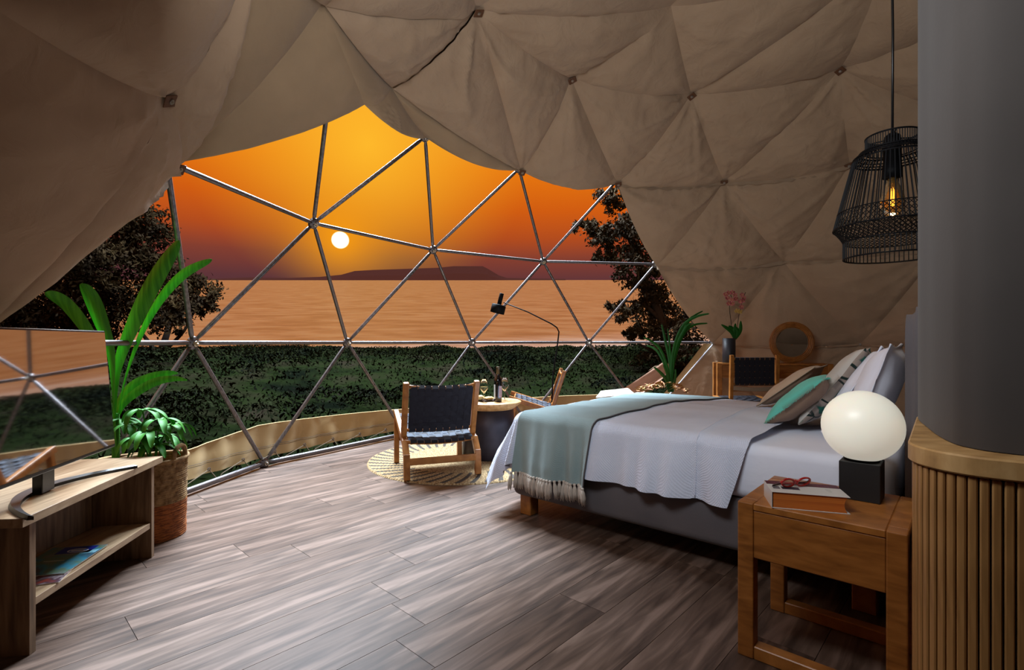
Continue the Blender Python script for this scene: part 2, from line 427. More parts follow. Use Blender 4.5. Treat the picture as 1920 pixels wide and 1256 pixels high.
# top
panel(S0, C_(0), Q0, ceil, M_cover, n=36, amp=.04, off=.02, wrk=.3)
panel(S0, D1, C_(0), ceil, M_cover, n=26, amp=.03, off=.02, wrk=.3)
panel(S0, Q0, W0, ceil, M_cover, n=26, amp=.03, off=.02, wrk=.3)
panel(S0, W0, E_(0), ceil, n=36, off=.03)
panel(S0, E_(0), E_(-1), ceil, n=20); panel(S0, E_(-1), D1, ceil, n=16)
panel(W0, E_(0), D_(2), ceil, n=44)
panel(Q0, W0, D_(1), ceil, M_cover, n=24, amp=.03, off=.02, wrk=.3, sag={(0, 2): (0, 0, -.03)})
panel(W0, D_(1), D_(2), ceil, M_cover, n=34, amp=.03, off=.02, wrk=.3, sag={(1, 2): (0, 0, -.05)})
panel(E_(0), E_(1), D_(2), ceil, n=44)
panel(D_(2), D_(3), E_(1), ceil, n=44, sag={(0, 1): (0, -.02, -.07)})
panel(E_(1), E_(2), D_(3), ceil, n=44)
def trip(tris, n):
    for a, b, c in tris: panel(a, b, c, ceil, n=n)
trip([(E_(2), D_(3), D_(4)), (E_(2), E_(3), D_(4)), (E_(3), D_(4), D_(5)), (E_(3), D_(5), D_(6)), (E_(3), E_(4), D_(6))], 44)
trip([(E_(4), D_(6), D_(7)), (E_(4), E_(5), D_(7)), (E_(5), D_(7), D_(8))], 16)
trip([(E_(5), D_(8), D_(9)), (E_(5), E_(6), D_(9)), (E_(6), D_(9), D_(10)), (E_(6), E_(7), D_(10)), (E_(7), D_(10), D_(11)),
      (E_(7), D_(11), D_(12)), (E_(7), E_(8), D_(12)), (E_(8), D_(12), D_(13)), (E_(8), E_(9), D_(13)), (E_(9), D_(13), D_(14))], 8)
for k in range(5):
    trip([(F_(k), E_(2*k+1), E_(2*k+2)), (E_(2*k+2), E_(2*k+3), F_(k+1)), (F_(k), E_(2*k+2), F_(k+1)), (F_(k), F_(k+1), G0)], 26 if k in (0, 4) else 10)
# rolled edge band beside the lowest struts of the opening
def inn(p, d): return p+(SCEN-p).normalized()*d
e0, e1 = inn(B_(4), .07), inn(A_(3), .07); sd = V3((-1, .25, 0)).normalized()
obj('edge_band', grid(20, 3, lambda s_, t: e0.lerp(e1, s_)+sd*(.02+.10*t*(1-.4*s_))+V3((0, 0, -.02*math.sin(PI*s_)))), M_skirt, wallR, True)
obj('edge_piping', tube([inn(e0.lerp(e1, k/12), .012) for k in range(13)], .010, 7), M_white, wallR, True)
# the weatherproof outer skin, outside the frame
def outer(a, b, c):
    o = []
    for p in (a, b, c): o.append(SCEN+(p-SCEN).normalized()*(DR+.05))
    vs_ = o+[p-(p-SCEN).normalized()*.004 for p in o]
    return vs_, [(0, 1, 2), (5, 4, 3), (0, 3, 4, 1), (1, 4, 5, 2), (2, 5, 3, 0)]
tr = []
for j in range(0, 15):
    if j > 2: tr += [(D_(j), D_(j+1), C_(j+1))]
    if j > 3: tr += [(C_(j), C_(j+1), D_(j))]
    if 3 < j < 14: tr += [(B_(j), B_(j+1), C_(j+1))]
    if 3 < j < 15: tr += [(C_(j), C_(j+1), B_(j))]
    if 2 < j < 13: tr += [(A_(j), A_(j+1), B_(j+1))]
    if 3 < j < 14: tr += [(B_(j), B_(j+1), A_(j))]
for k in range(5): tr += [(F_(k), E_(2*k+1), E_(2*k+2)), (E_(2*k+2), E_(2*k+3), F_(k+1)), (F_(k), E_(2*k+2), F_(k+1)), (F_(k), F_(k+1), G0)]
dd = lambda j: D_(j)
tr += [(dd(2), dd(3), E_(1)), (E_(0), E_(1), dd(2)), (E_(1), E_(2), dd(3)), (E_(2), dd(3), dd(4)), (E_(2), E_(3), dd(4)), (E_(3), dd(4), dd(5)), (E_(3), dd(5), dd(6)), (E_(3), E_(4), dd(6)),
       (E_(4), dd(6), dd(7)), (E_(4), E_(5), dd(7)), (E_(5), dd(7), dd(8)), (E_(5), dd(8), dd(9)), (E_(5), E_(6), dd(9)), (E_(6), dd(9), dd(10)), (E_(6), E_(7), dd(10)), (E_(7), dd(10), dd(11)),
       (E_(7), dd(11), dd(12)), (E_(7), E_(8), dd(12)), (E_(8), dd(12), dd(13)), (E_(8), E_(9), dd(13)), (E_(9), dd(13), dd(14)), (E_(9), dd(14), dd(15)), (E_(9), E_(10), dd(15)), (E_(0), dd(1), dd(2)), (E_(0), dd(1), dd(0))]
skin = tag(obj('wall_outer', join([outer(*t) for t in tr]), M_cover), 'beige weatherproof skin stretched over the dome frame', None, None, 'structure')

# leather tabs with a screw where lining is tied to the frame
def tab(p, tilt, s=.058, parent=ceil, off=.085):
    n = (p-SCEN).normalized(); q = (-n).to_track_quat('Z', 'Y').to_matrix() @ Matrix.Rotation(tilt, 3, 'Z')
    pp = p-n*off; pp.z -= .0
    b = bm_box((s*1.3, s, .006), (0, 0, 0), None, .002, 1); b.transform(Matrix.Translation(pp) @ q.to_4x4())
    t = obj('leather_tab', b, M_leather, parent)
    vv, ff = lathe([(0, .003), (.0135, .003), (.0135, .008), (.007, .008), (.006, .014), (0, .014)], 10)
    obj('screw', ([pp+q@V3(v) for v in vv], ff), M_screw, t)
for p, t in ((X0, .6), (E_(1), .9), (E_(2), .8), (E_(3), .5)): tab(p, t)
for p, t in ((D_(3), .3), (D_(4), .1), (D_(5), .3), (D_(2), 0)): tab(p, t)
for p, t in ((E_(0), .7), (C_(0), .2)): tab(p, t)
for p in (B_(5), B_(4)): tab(p, .7, .016, wallR)
M_seam = mat('seam_thread', (84, 70, 54), .9)
# gathered hems hanging from the seams of the right-hand rows
def hem(a, b, parent, drop=.05, seed=0, n=90):
    def f(s, t):
        p = a.lerp(b, s); nn = (p-SCEN).normalized(); q = 4*s*(1-s)
        p = p-nn*(.06+.035*q+.012*t*math.sin(s*55+seed+2*math.sin(s*9))+.02*t)
        p.z -= .03*q+t*drop*(.8+.35*noise.noise(V3((s*7, seed, 0)))); return p
    obj('hem', grid(n, 3, f), M_hem, parent, True)
hem(C_(4), C_(5), wallR, .045, 1); hem(C_(5), C_(6), wallR, .03, 2); hem(D_(3), D_(4), wallR, .025, 3); hem(D_(4), D_(5), wallR, .035, 4)
hem(B_(4), B_(5), wallR, .02, 5); hem(B_(5), B_(6), wallR, .02, 6)

# ------------------------------------------------------------------ skirt along the foot of the opening
ZT = lambda az: float(np.interp(az, [38, 62, 86, 110, 134, 158, 172, 182, 210], [.37, .37, .37, .34, .31, .36, .25, .22, .22]))
skirt = thing('canvas_skirt', 'beige canvas skirt laced to the base tube along the opening', 'tent skirt')
def skp(az, z, out=.03): 
    a = math.radians(az); r = DR+out; return V3((DC.x+r*math.cos(a), DC.y+r*math.sin(a), z))
for j in range(-1, 5):
    a0, a1 = 158.45-24*(j-1), 158.45-24*j
    def f(s, t, a0=a0, a1=a1):
        az = a0+(a1-a0)*s; w = 4*s*(1-s)
        z = .075+t*(ZT(az)-.075)
        out = .02+.05*t+.014*math.sin(az*1.9+2*t)*(1-t*.5)+.006*noise.noise(V3((az*.25, t*1.5, 0)))*3
        return skp(az, z, out)
    obj('skirt_panel', grid(60, 10, f), M_skirt, skirt, True)
hp = [skp(a, ZT(a), .07+.014*math.sin(a*1.9+2)*.5) for a in np.linspace(206.45, 38.45, 120)]
obj('top_piping', tube(hp, .006, 5), M_skirt, skirt, True)
for zz in (.16, .175): obj('stitch_line', tube([skp(a, zz, .018+.014*math.sin(a*1.9+.6)) for a in np.linspace(206, 39, 160)], .0022, 4), M_seam, skirt)
# lacing rope and eyelets
rp = []
ney = 34
for i in range(ney):
    az = 204-i*(160/ney); e = skp(az, .115, -.0); p0 = skp(az, .115, -.012)
    mid = (az-160/ney*.5)
    base = sph(mid, .035); 
    rp += [p0, skp(az-.4, .06, -.035), skp(az-1.0, .012, -.03), skp(az-1.6, .055, -.02)]
    n = V3((p0.x-DC.x, p0.y-DC.y, 0)).normalized(); q = n.to_track_quat('Z', 'Y').to_matrix()
    ring = [p0+q@V3((.013*math.cos(t), .013*math.sin(t), 0)) for t in np.linspace(0, 2*PI, 10, False)]
    obj('eyelet', tube(ring, .0035, 5, True), M_steel, skirt)
obj('lacing_rope', tube(rp, .004, 5), mat('rope', (120, 104, 84), .9), skirt)

# ------------------------------------------------------------------ outside: ground, scrub, sea, island, trees
def hgt(x, y):
    d = math.hypot(x-DC.x, y-DC.y)-4.6
    r = max(0, min(d/5.5, 1)); h = .78*r*r*(3-2*r)
    h += .10*r*noise.noise(V3((x*.35, y*.35, 0)))+.05*r*noise.noise(V3((x*1.3, y*1.3, 4)))
    if y > 19: h -= (y-19)*.10
    return h-.18*(1-r)
def gf(s, t):
    x = -30+60*s; y = -8+38*t; return V3((x, y, hgt(x, y)))
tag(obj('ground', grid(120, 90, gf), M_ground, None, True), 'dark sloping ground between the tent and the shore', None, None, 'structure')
rs = random.Random(11)
def leafcloud(pts, size, rnd, flat=0):
    V, F = [], []
    for p in pts:
        s = size*(.5+rnd.random()); a = rnd.random()*2*PI; b = (rnd.random()-.5)*2.6; 
        u = V3((math.cos(a)*math.cos(b), math.sin(a)*math.cos(b), math.sin(b)))
        w = u.cross(V3((rnd.gauss(0, 1), rnd.gauss(0, 1), rnd.gauss(0, 1))))
        if w.length < 1e-3: continue
        w.normalize(); o = len(V)
        V += [p-u*s, p+w*s*.42, p+u*s, p-w*s*.42]; F.append((o, o+1, o+2, o+3))
    return V, F
pts = []
mounds = [(rs.uniform(-14, 12), rs.uniform(4.5, 18), rs.uniform(.4, 1.1), rs.uniform(.15, .34)) for _ in range(240)]
for (mx, my, mr, mh) in mounds:
    if math.hypot(mx-DC.x, my-DC.y) < 5.2: continue
    base = hgt(mx, my)
    cap_ = .93+.26*noise.noise(V3((mx*.45, my*.2, 2)))+.10*noise.noise(V3((mx*1.7, my, 5)))
    top = max(min(mh, cap_-base), .04) if my > 9 else mh
    for _ in range(600):
        a = rs.random()*2*PI; r = mr*math.sqrt(rs.random()); z = top*math.sqrt(max(0, 1-(r/mr)**2))*(.75+.3*rs.random())
        pts.append(V3((mx+r*math.cos(a), my+r*math.sin(a), base+z)))
for _ in range(60000):
    x, y = rs.uniform(-14, 12), rs.uniform(3.5, 19)
    if math.hypot(x-DC.x, y-DC.y) < 4.7: continue
    pts.append(V3((x, y, hgt(x, y)+rs.random()*.10)))
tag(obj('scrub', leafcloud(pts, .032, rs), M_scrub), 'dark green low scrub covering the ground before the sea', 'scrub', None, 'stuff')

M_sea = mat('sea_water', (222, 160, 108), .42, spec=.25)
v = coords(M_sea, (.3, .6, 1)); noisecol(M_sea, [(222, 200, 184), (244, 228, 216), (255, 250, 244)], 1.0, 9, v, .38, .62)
w = nd(M_sea, 'ShaderNodeTexNoise'); w.inputs['Scale'].default_value = 1.2; w.inputs['Detail'].default_value = 9
lk(M_sea, coords(M_sea, (.3, 1.1, 1)), w.inputs['Vector']); bump(M_sea, w.outputs[0], .8, .5)
def seaf(s, t):
    y = 17*(700/17)**t; x = (s-.5)*2*(12+1.5*y); return V3((x, y, HC+.1272*y-3.30))
tag(obj('sea', grid(40, 60, seaf), M_sea), 'calm peach-coloured sea under the sunset', None, None, 'structure')
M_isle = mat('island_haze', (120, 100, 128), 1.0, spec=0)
prof = [(395, 1), (470, 4), (540, 3), (600, 5), (640, 9), (665, 16), (700, 18), (760, 20), (820, 22), (850, 25), (905, 25), (915, 20), (935, 8), (950, 3), (1000, 2), (1060, 1)]
V, F = [], []
for i, (u, h) in enumerate(prof):
    yy = 640; b = at(u, 529, yy); tp = at(u, 524-h, yy+25); bk = at(u, 529, yy+60); V += [b, (b+tp)/2+V3((0, -4, 0)), tp, bk]
for i in range(len(prof)-1):
    for k in range(3): F.append((i*4+k, i*4+4+k, i*4+5+k, i*4+k+1))
tag(obj('island', (V, F), M_isle), 'long low hazy island on the sea horizon', 'island')

def tree(name, label, lumps, trunk, dens, size, Y, seed):
    t = thing(name, label, 'tree', trunk[0][0]); base = V3(trunk[0][0]); r_ = random.Random(seed)
    for k, path in enumerate(trunk):
        pp = smoothpath([V3(p)-base for p in path], 5); m = len(pp); r0 = .13 if k == 0 else .06
        obj('trunk' if k == 0 else 'branch', tube(pp, [r0*(1-.75*i/(m-1)) for i in range(m)], 7), M_bark, t, True)
    pts, V = [], []
    for (u, v, ru, rv) in lumps:
        c = at(u, v, Y+r_.uniform(-.5, .5)); a, b = ru/FPX*Y, rv/FPX*Y
        subs = [(r_.gauss(0, .5), r_.gauss(0, .45), r_.gauss(0, .5)) for _ in range(int(9+ru*rv/120))]
        for s in subs:
            l = math.sqrt(sum(x*x for x in s)); s = [x/max(l, 1) for x in s]; sr = r_.uniform(.16, .34)*min(a, b)
            for _ in range(dens):
                q = V3((r_.gauss(0, .6), r_.gauss(0, .6), r_.gauss(0, .5)))
                pts.append(V3((c.x+s[0]*a, c.y+s[2]*a, c.z+s[1]*b))+q*sr*1.25-base)
    tag(obj('foliage', leafcloud(pts, size, r_), M_treeleaf, t), None, None, None, 'stuff')
    return t
def w(u, v, Y): return tuple(at(u, v, Y))
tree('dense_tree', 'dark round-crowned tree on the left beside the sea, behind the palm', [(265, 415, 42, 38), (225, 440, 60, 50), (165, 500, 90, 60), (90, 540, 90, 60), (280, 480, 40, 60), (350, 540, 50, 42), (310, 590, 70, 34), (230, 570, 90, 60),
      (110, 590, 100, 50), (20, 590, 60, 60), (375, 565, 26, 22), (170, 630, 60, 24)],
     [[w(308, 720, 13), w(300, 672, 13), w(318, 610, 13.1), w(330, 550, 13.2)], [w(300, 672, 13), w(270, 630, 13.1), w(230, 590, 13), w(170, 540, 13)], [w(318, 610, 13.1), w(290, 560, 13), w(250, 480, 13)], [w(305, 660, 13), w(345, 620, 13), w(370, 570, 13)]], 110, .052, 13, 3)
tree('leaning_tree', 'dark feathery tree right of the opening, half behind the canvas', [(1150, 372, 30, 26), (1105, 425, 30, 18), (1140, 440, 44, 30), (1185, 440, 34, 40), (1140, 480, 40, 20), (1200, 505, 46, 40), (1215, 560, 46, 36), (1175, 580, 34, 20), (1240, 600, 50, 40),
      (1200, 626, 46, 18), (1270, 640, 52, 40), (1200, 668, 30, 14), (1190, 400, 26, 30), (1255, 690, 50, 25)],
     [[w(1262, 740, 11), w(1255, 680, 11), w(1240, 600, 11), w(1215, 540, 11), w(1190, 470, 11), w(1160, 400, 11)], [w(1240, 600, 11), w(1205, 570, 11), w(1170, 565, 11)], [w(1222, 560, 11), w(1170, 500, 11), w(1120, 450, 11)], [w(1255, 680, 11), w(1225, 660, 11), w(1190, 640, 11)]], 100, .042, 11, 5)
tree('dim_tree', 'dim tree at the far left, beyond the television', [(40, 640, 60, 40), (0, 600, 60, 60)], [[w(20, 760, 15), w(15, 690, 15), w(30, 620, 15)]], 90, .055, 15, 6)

# ------------------------------------------------------------------ curved partition with slatted half-wall
part = tag(empty('wall_partition'), 'curved half-height partition clad in vertical oak slats under a grey panel', None, None, 'structure')
def fillet(pts, r, n=10):
    out = [V3((*pts[0], 0))]
    for i in range(1, len(pts)-1):
        p = V3((*pts[i], 0)); a = (V3((*pts[i-1], 0))-p).normalized(); b = (V3((*pts[i+1], 0))-p).normalized()
        th = a.angle(b); d = r/math.tan(th/2); c = p+(a+b).normalized()*(r/math.sin(th/2)); s = p+a*d; e = p+b*d
        v0, v1 = s-c, e-c; 
        for k in range(n+1):
            t = k/n; v = v0.normalized().slerp(v1.normalized(), t)*r; out.append(c+v)
    out.append(V3((*pts[-1], 0))); return out
def resample(pts, step):
    L = [0]
    for i in range(1, len(pts)): L.append(L[-1]+(pts[i]-pts[i-1]).length)
    out = []; s = 0; i = 0
    while s < L[-1]:
        while L[i+1] < s: i += 1
        t = (s-L[i])/max(L[i+1]-L[i], 1e-9); p = pts[i].lerp(pts[i+1], t); out.append((p, (pts[i+1]-pts[i]).normalized())); s += step
    return out
outerp = fillet([(1.365, 1.70), (.918, 1.165), (1.75, .62)], .13)
panelp = [V3((x, y, 0)) for x, y in ((2.36, 2.70), (1.80, 2.10), (1.385, 1.72), (1.19, 1.44), (1.095, 1.27), (1.075, 1.19), (1.11, 1.12), (1.27, 1.0), (1.80, .66))]
panelp = smoothpath(panelp, 8)
def inset(path, d):                                             # shift to the right-hand side of the walking direction (towards the inside)
    out = []
    for i, p in enumerate(path):
        t = (path[min(i+1, len(path)-1)]-path[max(i-1, 0)]).normalized(); out.append(p+V3((t.y, -t.x, 0))*(-d))
    return out
core = inset(outerp, .016)
b = bm_prism([(p.x, p.y) for p in core]+[(1.95, .9), (1.6, 1.75)], 0.0, .80); obj('backing', b, M_groove, part)
for p, t in resample(outerp, .0198):
    R = Matrix.Rotation(math.atan2(t.y, t.x), 3, 'Z'); q = p+V3((t.y, -t.x, 0))*(-.009)
    obj('slat', bm_box((.0160, .018, .80), (0, 0, 0), R, .0025, 1), M_slat, part, loc=(q.x, q.y, .402))
capo = inset(fillet([(1.375, 1.70), (.918, 1.165), (1.75, .62)], .13, 16), -.010)
b = bm_prism([(p.x, p.y) for p in capo]+[(1.95, .9), (1.6, 1.75)], .805, .85, .004); obj('cap', b, M_cap, part)
def pf(s, t):
    i = s*(len(panelp)-1); k = min(int(i), len(panelp)-2); p = panelp[k].lerp(panelp[k+1], i-k); return V3((p.x, p.y, .852+t*3.0))
pv, pff = grid(90, 6, pf)
inner = inset(panelp, .07); n0 = len(pv)
obj('grey_panel', join([(pv, pff), grid(90, 6, lambda s, t: (lambda i: V3((*(inner[min(int(i), len(inner)-2)].lerp(inner[min(int(i), len(inner)-2)+1], i-min(int(i), len(inner)-2)).xy), .852+t*3.0)))(s*(len(inner)-1)))]), M_grey, part, True)

# ------------------------------------------------------------------ bed
BA = math.radians(-41); BP = (-.005, 3.25)
bed = thing('upholstered_bed', 'double bed with grey fabric base and tall rounded grey headboard', 'bed', (*BP, 0), BA)
BL, BW = 1.99, 1.64
b = bm_box((BL, BW, .25), (BL/2, BW/2, .245), None, .045, 4); obj('bed_base', b, M_bedgrey, bed, True)
for x, y in ((.09, .075), (.09, BW-.075), (BL-.12, .075), (BL-.12, BW-.075)):
    obj('leg', bm_box((.085, .085, .125), (x, y, .0625), None, .004, 1), M_teakx, bed)
# headboard: rounded top corners
hb = []
for k in range(9): a = PI-PI/2*k/8; hb.append((-.02+.14+.14*math.cos(a), 1.10+.14*math.sin(a)))
for k in range(9): a = PI/2-PI/2*k/8; hb.append((BW+.02-.14+.14*math.cos(a), 1.10+.14*math.sin(a)))
hb += [(BW+.02, .10), (-.02, .10)]
b = bm_prism(hb, 0, .085); bmesh.ops.bevel(b, geom=[e for e in b.edges if abs((e.verts[0].co.z-e.verts[1].co.z)) < 1e-6], offset=.03, segments=3, affect='EDGES')
b.transform(Matrix.Translation((BL+.012, 0, 0)) @ Matrix(((0, 0, 1, 0), (1, 0, 0, 0), (0, 1, 0, 0), (0, 0, 0, 1))))
obj('headboard', b, M_bedgrey, bed, True)
for y in (.12, BW-.12): obj('headboard_leg', bm_box((.05, .05, .12), (BL+.055, y, .06), None, .003, 1), M_teakx, bed)
bm_ = bm_box((BL-.03, BW-.02, .258), (BL/2-.005, BW/2, .5), None, .05, 4)
mt = thing('mattress', 'deep white mattress under a fitted sheet on the grey bed base', 'mattress', (*BP, 0), BA)
obj('fitted_sheet', bm_, M_white, mt, True)
def wob(s, i): return noise.noise(V3((s*3.1, i*7.7, .3)))
def drape(p, q, top, rr, off, foldA, seed, kf=.20):
    """cloth point (p along, q across, in bed frame) -> position"""
    ox = max(rr-p, 0); oy = max(rr-q, 0) if q < BW/2 else max(q-(BW-rr), 0)
    bx, by = max(p, rr), min(max(q, rr), BW-rr); l = math.hypot(ox, oy)
    crown = .035*math.sin(PI*(by-rr)/(BW-2*rr))*math.sin(PI*min(max((bx-rr)/1.9, .0), .9))
    zz = top+crown+(.005*noise.noise(V3((p*3, q*2, seed)))+.007*noise.noise(V3((p*1.2+q*3, q*5, seed))))*(1-min(l/.1, 1))
    if l < 1e-6: return V3((bx, by, zz))
    sy = -1 if q < BW/2 else 1
    dx, dy = -ox/l, sy*oy/l
    if l < rr*PI/2: an = l/rr; hz, dn = rr*math.sin(an), rr*(1-math.cos(an))
    else:
        e = l-rr*PI/2; k = .10+.34*dx*dx; hz, dn = rr+e*k, rr+e*math.sqrt(1-k*k)
    s = (p if ox == 0 else q) if (ox == 0 or oy == 0) else math.atan2(oy, ox)*.5
    g = min(max(l-.05, 0)/.3, 1)
    s = s+.25*l*noise.noise(V3((s*2, seed, 1)))
    f = foldA*g*(math.sin(s*19+3*wob(s, seed)+seed)+.6*math.sin(s*41+4*wob(s*2, seed+2)))
    if kf == 0: f = 0
    return V3((bx+dx*(hz+off+f+foldA*g), by+dy*(hz+off+f+foldA*g), zz-dn))
cover = thing('bedspread', 'white woven bedspread draped over the bed, one corner hanging at the foot', 'bedspread', (*BP, 0), BA)
CT, RR = .655, .07
def cvf(s, t):
    q = -.285+(BW+.57)*s; e = 1.435+.03*math.sin(q*3)-.05*(1 if q < 0 else 0)*min(-q/.3, 1) if q < 0 else 1.435+.03*math.sin(q*3)
    fd = .42+.05*math.sin(q*4)
    p = -fd+(e+fd)*t
    if q < 0: p = -fd+(e+fd)*t
    z = drape(p, q, CT, RR, .006, .026, 1.0)
    if 1.19 < p < 1.215: z += V3((0, -.003 if q < 0 else 0, .004))
    return z
obj('cloth', grid(210, 170, cvf), M_cov, cover, True)
hemv = [drape(1.20, q, CT, RR, .008, .026, 1.0)+V3((0, 0, .002)) for q in np.linspace(-.28, BW+.25, 120)]
obj('hem_line', tube(hemv, .0045, 5), M_cov, cover, True)
throw = thing('throw_blanket', 'sage green woven throw with a pale fringe across the foot of the bed', 'blanket', (*BP, 0), BA)
TN = .345
def thp(s, t):
    q = -TN+(BW+2*TN)*s; qq = max(min(q, BW), 0)
    p0 = .075+.03*math.sin(qq*2); p1 = .615+.13*qq+.01*math.sin(q*5)
    p = p0+(p1-p0)*t
    v = drape(p, q, CT+.010, RR, .016, .026, 1.0, .2); return v
obj('cloth', grid(200, 60, thp), M_throw, throw, True)
obj('edge_line', tube([thp(s, 1)+V3((0, 0, -.001)) for s in np.linspace(0, 1, 120)], .004, 5), mat('throw_edge', (92, 88, 88), .9), throw, True)
tv, tf = None, None
rt = random.Random(8)
def tassel():
    parts = [lathe([(0, .006), (.006, .004), (.0075, -.002), (.005, -.010), (.006, -.014), (0, -.014)], 8)]
    for k in range(9):
        a = 2*PI*k/9; r = .0045
        parts.append(tube([(r*.5*math.cos(a), r*.5*math.sin(a), -.008), (r*1.5*math.cos(a), r*1.5*math.sin(a), -.03), (r*1.9*math.cos(a+.4), r*1.9*math.sin(a+.4), -.055), (r*1.6*math.cos(a+.7), r*1.6*math.sin(a+.7), -.088-.006*(k % 3))], [.003, .0034, .0034, .0018], 5))
    return join(parts)
tm = [obj('tassel', tassel(), M_tassel, throw, True)]
tm[0].location = thp(0, 0)
for side in (0, 1):
    for k in range(27):
        if side == 0 and k == 0: o = tm[0]
        else: o = tm[0].copy(); C.objects.link(o)
        o.parent = throw; pt = thp(side, k/26); o.location = (pt.x, pt.y+(-.004 if side == 0 else .004), pt.z); o.rotation_euler = (rt.uniform(-.15, .15)*1, rt.uniform(-.12, .12), rt.random()*6); o.scale = (1.25, 1.25, .95+.2*rt.random())

def pillow(name, label, cat, w, h, t, t0, z0, t1, z1, s0, mats, flange=0, seed=0, yaw=0, n=34, pin=.07, group=None):
    """leaning cushion: its bottom edge at (t0,z0), its top edge towards (t1,z1) in bed frame, near side at s0, width w along s"""
    th = thing(name, label, cat, (*BP, 0), BA, group)
    d = V3((t1-t0, 0, z1-z0)).normalized(); nrm = V3((-d.z, 0, d.x)) # points to the foot and up
    def pt(x, y, side):
        k = 1-pin*(1-(abs(y))**2)*abs(x)**3*1.2; k2 = 1-pin*(1-(abs(x))**2)*abs(y)**3*1.2
        X, Y = x*k*w/2, y*k2*h/2
        fx = flange/(w/2); m = lambda a: max(0, 1-(abs(a)/(1-fx))**2.6) if abs(a) < 1-fx else 0
        tt = t/2*(m(x)*m(y))**.48
        tt += .006*noise.noise(V3((x*3+seed, y*3, side)))*(1 if tt > .005 else 0)+.010*noise.noise(V3((x*1.3, y*1.3, seed)))*(1-m(x)*m(y))
        p = V3((t0, s0+w/2, z0))+d*(Y+h/2)+nrm*(side*tt+.0015*side)+V3((0, X, 0))
        c = V3((t0, s0+w/2, z0)); r = Matrix.Rotation(yaw, 3, 'Z'); return c+r@(p-c)
    a = grid(n, n, lambda s, u: pt(2*s-1, 2*u-1, 1)); b = grid(n, n, lambda s, u: pt(2*s-1, 2*u-1, -1))
    b = (b[0], [f[::-1] for f in b[1]])
    V, F = join([a, b]); m1 = (n+1)**2
    ring = [i for i in range(n+1)]+[(n+1)*j+n for j in range(1, n+1)]+[n*(n+1)+i for i in range(n-1, -1, -1)]+[(n+1)*j for j in range(n-1, 0, -1)]
    for i in range(len(ring)):
        p, q = ring[i], ring[(i+1) % len(ring)]; F.append((p, p+m1, q+m1, q))
    me = bpy.data.meshes.new('casing'); me.from_pydata([tuple(x) for x in V], [], F)
    for m in mats: me.materials.append(m)
    if len(mats) > 1:
        for i, pol in enumerate(me.polygons): pol.material_index = 0 if i < n*n else 1
    uv = me.uv_layers.new(name='UVMap')
    for li, l in enumerate(me.loops):
        k = l.vertex_index % m1; uv.data[li].uv = ((k % (n+1))/n, (k//(n+1))/n)
    obj('casing', me, None, th, True)
    return th, pt
ZB = .665
pillow('white_pillow', 'large white pillow standing upright against the headboard', 'pillow', .70, .43, .17, 1.80, ZB+.02, 1.94, 1.10, .30, [M_white], .035, 1)
th, pt = pillow('white_pillow', 'large white pillow leaning in front of another white pillow, just behind the glowing globe lamp', 'pillow', .70, .49, .12, 1.655, ZB-.01, 1.895, 1.08, .42, [M_white], .04, 2)
# leaf-patterned cushion: front pale satin, back printed
M_print = fabric('printed_linen', (150, 136, 126), (140, 126, 116), 300, .2)
def printmat():
    m = M_print; uv = nd(m, 'ShaderNodeTexCoord'); mp = nd(m, 'ShaderNodeMapping'); lk(m, uv.outputs['UV'], mp.inputs[0]); mp.inputs['Scale'].default_value = (1.6, 2.6, 1)
    vo = nd(m, 'ShaderNodeTexVoronoi'); vo.feature = 'DISTANCE_TO_EDGE'; vo.inputs['Scale'].default_value = 1.9; lk(m, mp.outputs[0], vo.inputs['Vector'])
    r = nd(m, 'ShaderNodeValToRGB'); lk(m, vo.outputs[0], r.inputs[0]); e = r.color_ramp.elements
    cs_ = [(0, (28, 44, 40)), (.035, (28, 44, 40)), (.05, (156, 142, 130)), (.20, (150, 136, 126)), (.24, (16, 92, 78)), (.32, (24, 120, 100)), (.36, (40, 60, 50)), (.38, (160, 148, 134))]
    while len(e) < len(cs_): e.new(.5)
    for x, (p, c) in zip(e, cs_): x.position = p; x.color = lin(c)
    lk(m, r.outputs[0], P(m).inputs['Base Color'])
printmat()
M_satin = fabric('pale_grey_cotton', (196, 192, 186), (184, 180, 174), 300, .1)
pillow('patterned_cushion', 'grey cushion printed with green leaves leaning on the white pillows', 'cushion', .50, .49, .12, 1.525, ZB+.005, 1.79, 1.04, .50, [M_satin, M_print], .0, 3, .06)
M_beige = fabric('beige_linen', (188, 168, 146), (172, 152, 130), 300, .5)
M_beiged = fabric('taupe_linen', (150, 124, 104), (138, 112, 94), 300, .5)
M_turq = fabric('turquoise_linen', (92, 184, 168), (110, 200, 184), 260, .6)
th, pt = pillow('beige_cushion', 'small beige linen cushion behind the turquoise one, nearest the desk', 'cushion', .42, .40, .10, 1.22, ZB+.036, 1.53, .95, .93, [M_beige, M_beiged], .015, 4)
obj('piping', tube([pt(x, y, 0) for x, y in [(-1+2*i/20, -1) for i in range(20)]+[(1, -1+2*i/20) for i in range(20)]+[(1-2*i/20, 1) for i in range(20)]+[(-1, 1-2*i/20) for i in range(20)]], .004, 5, True), M_beige, th, True)
th, pt = pillow('turquoise_cushion', 'small turquoise cushion with a frayed fringe and beige back', 'cushion', .46, .36, .13, 1.40, ZB+.010, 1.655, .905, .42, [M_turq, M_beiged], .0, 5)
fr = []; rr_ = random.Random(2)
edge = [(-1, -1+2*i/75) for i in range(75)]+[(-1+2*i/90, 1) for i in range(90)]+[(1, 1-2*i/75) for i in range(75)]
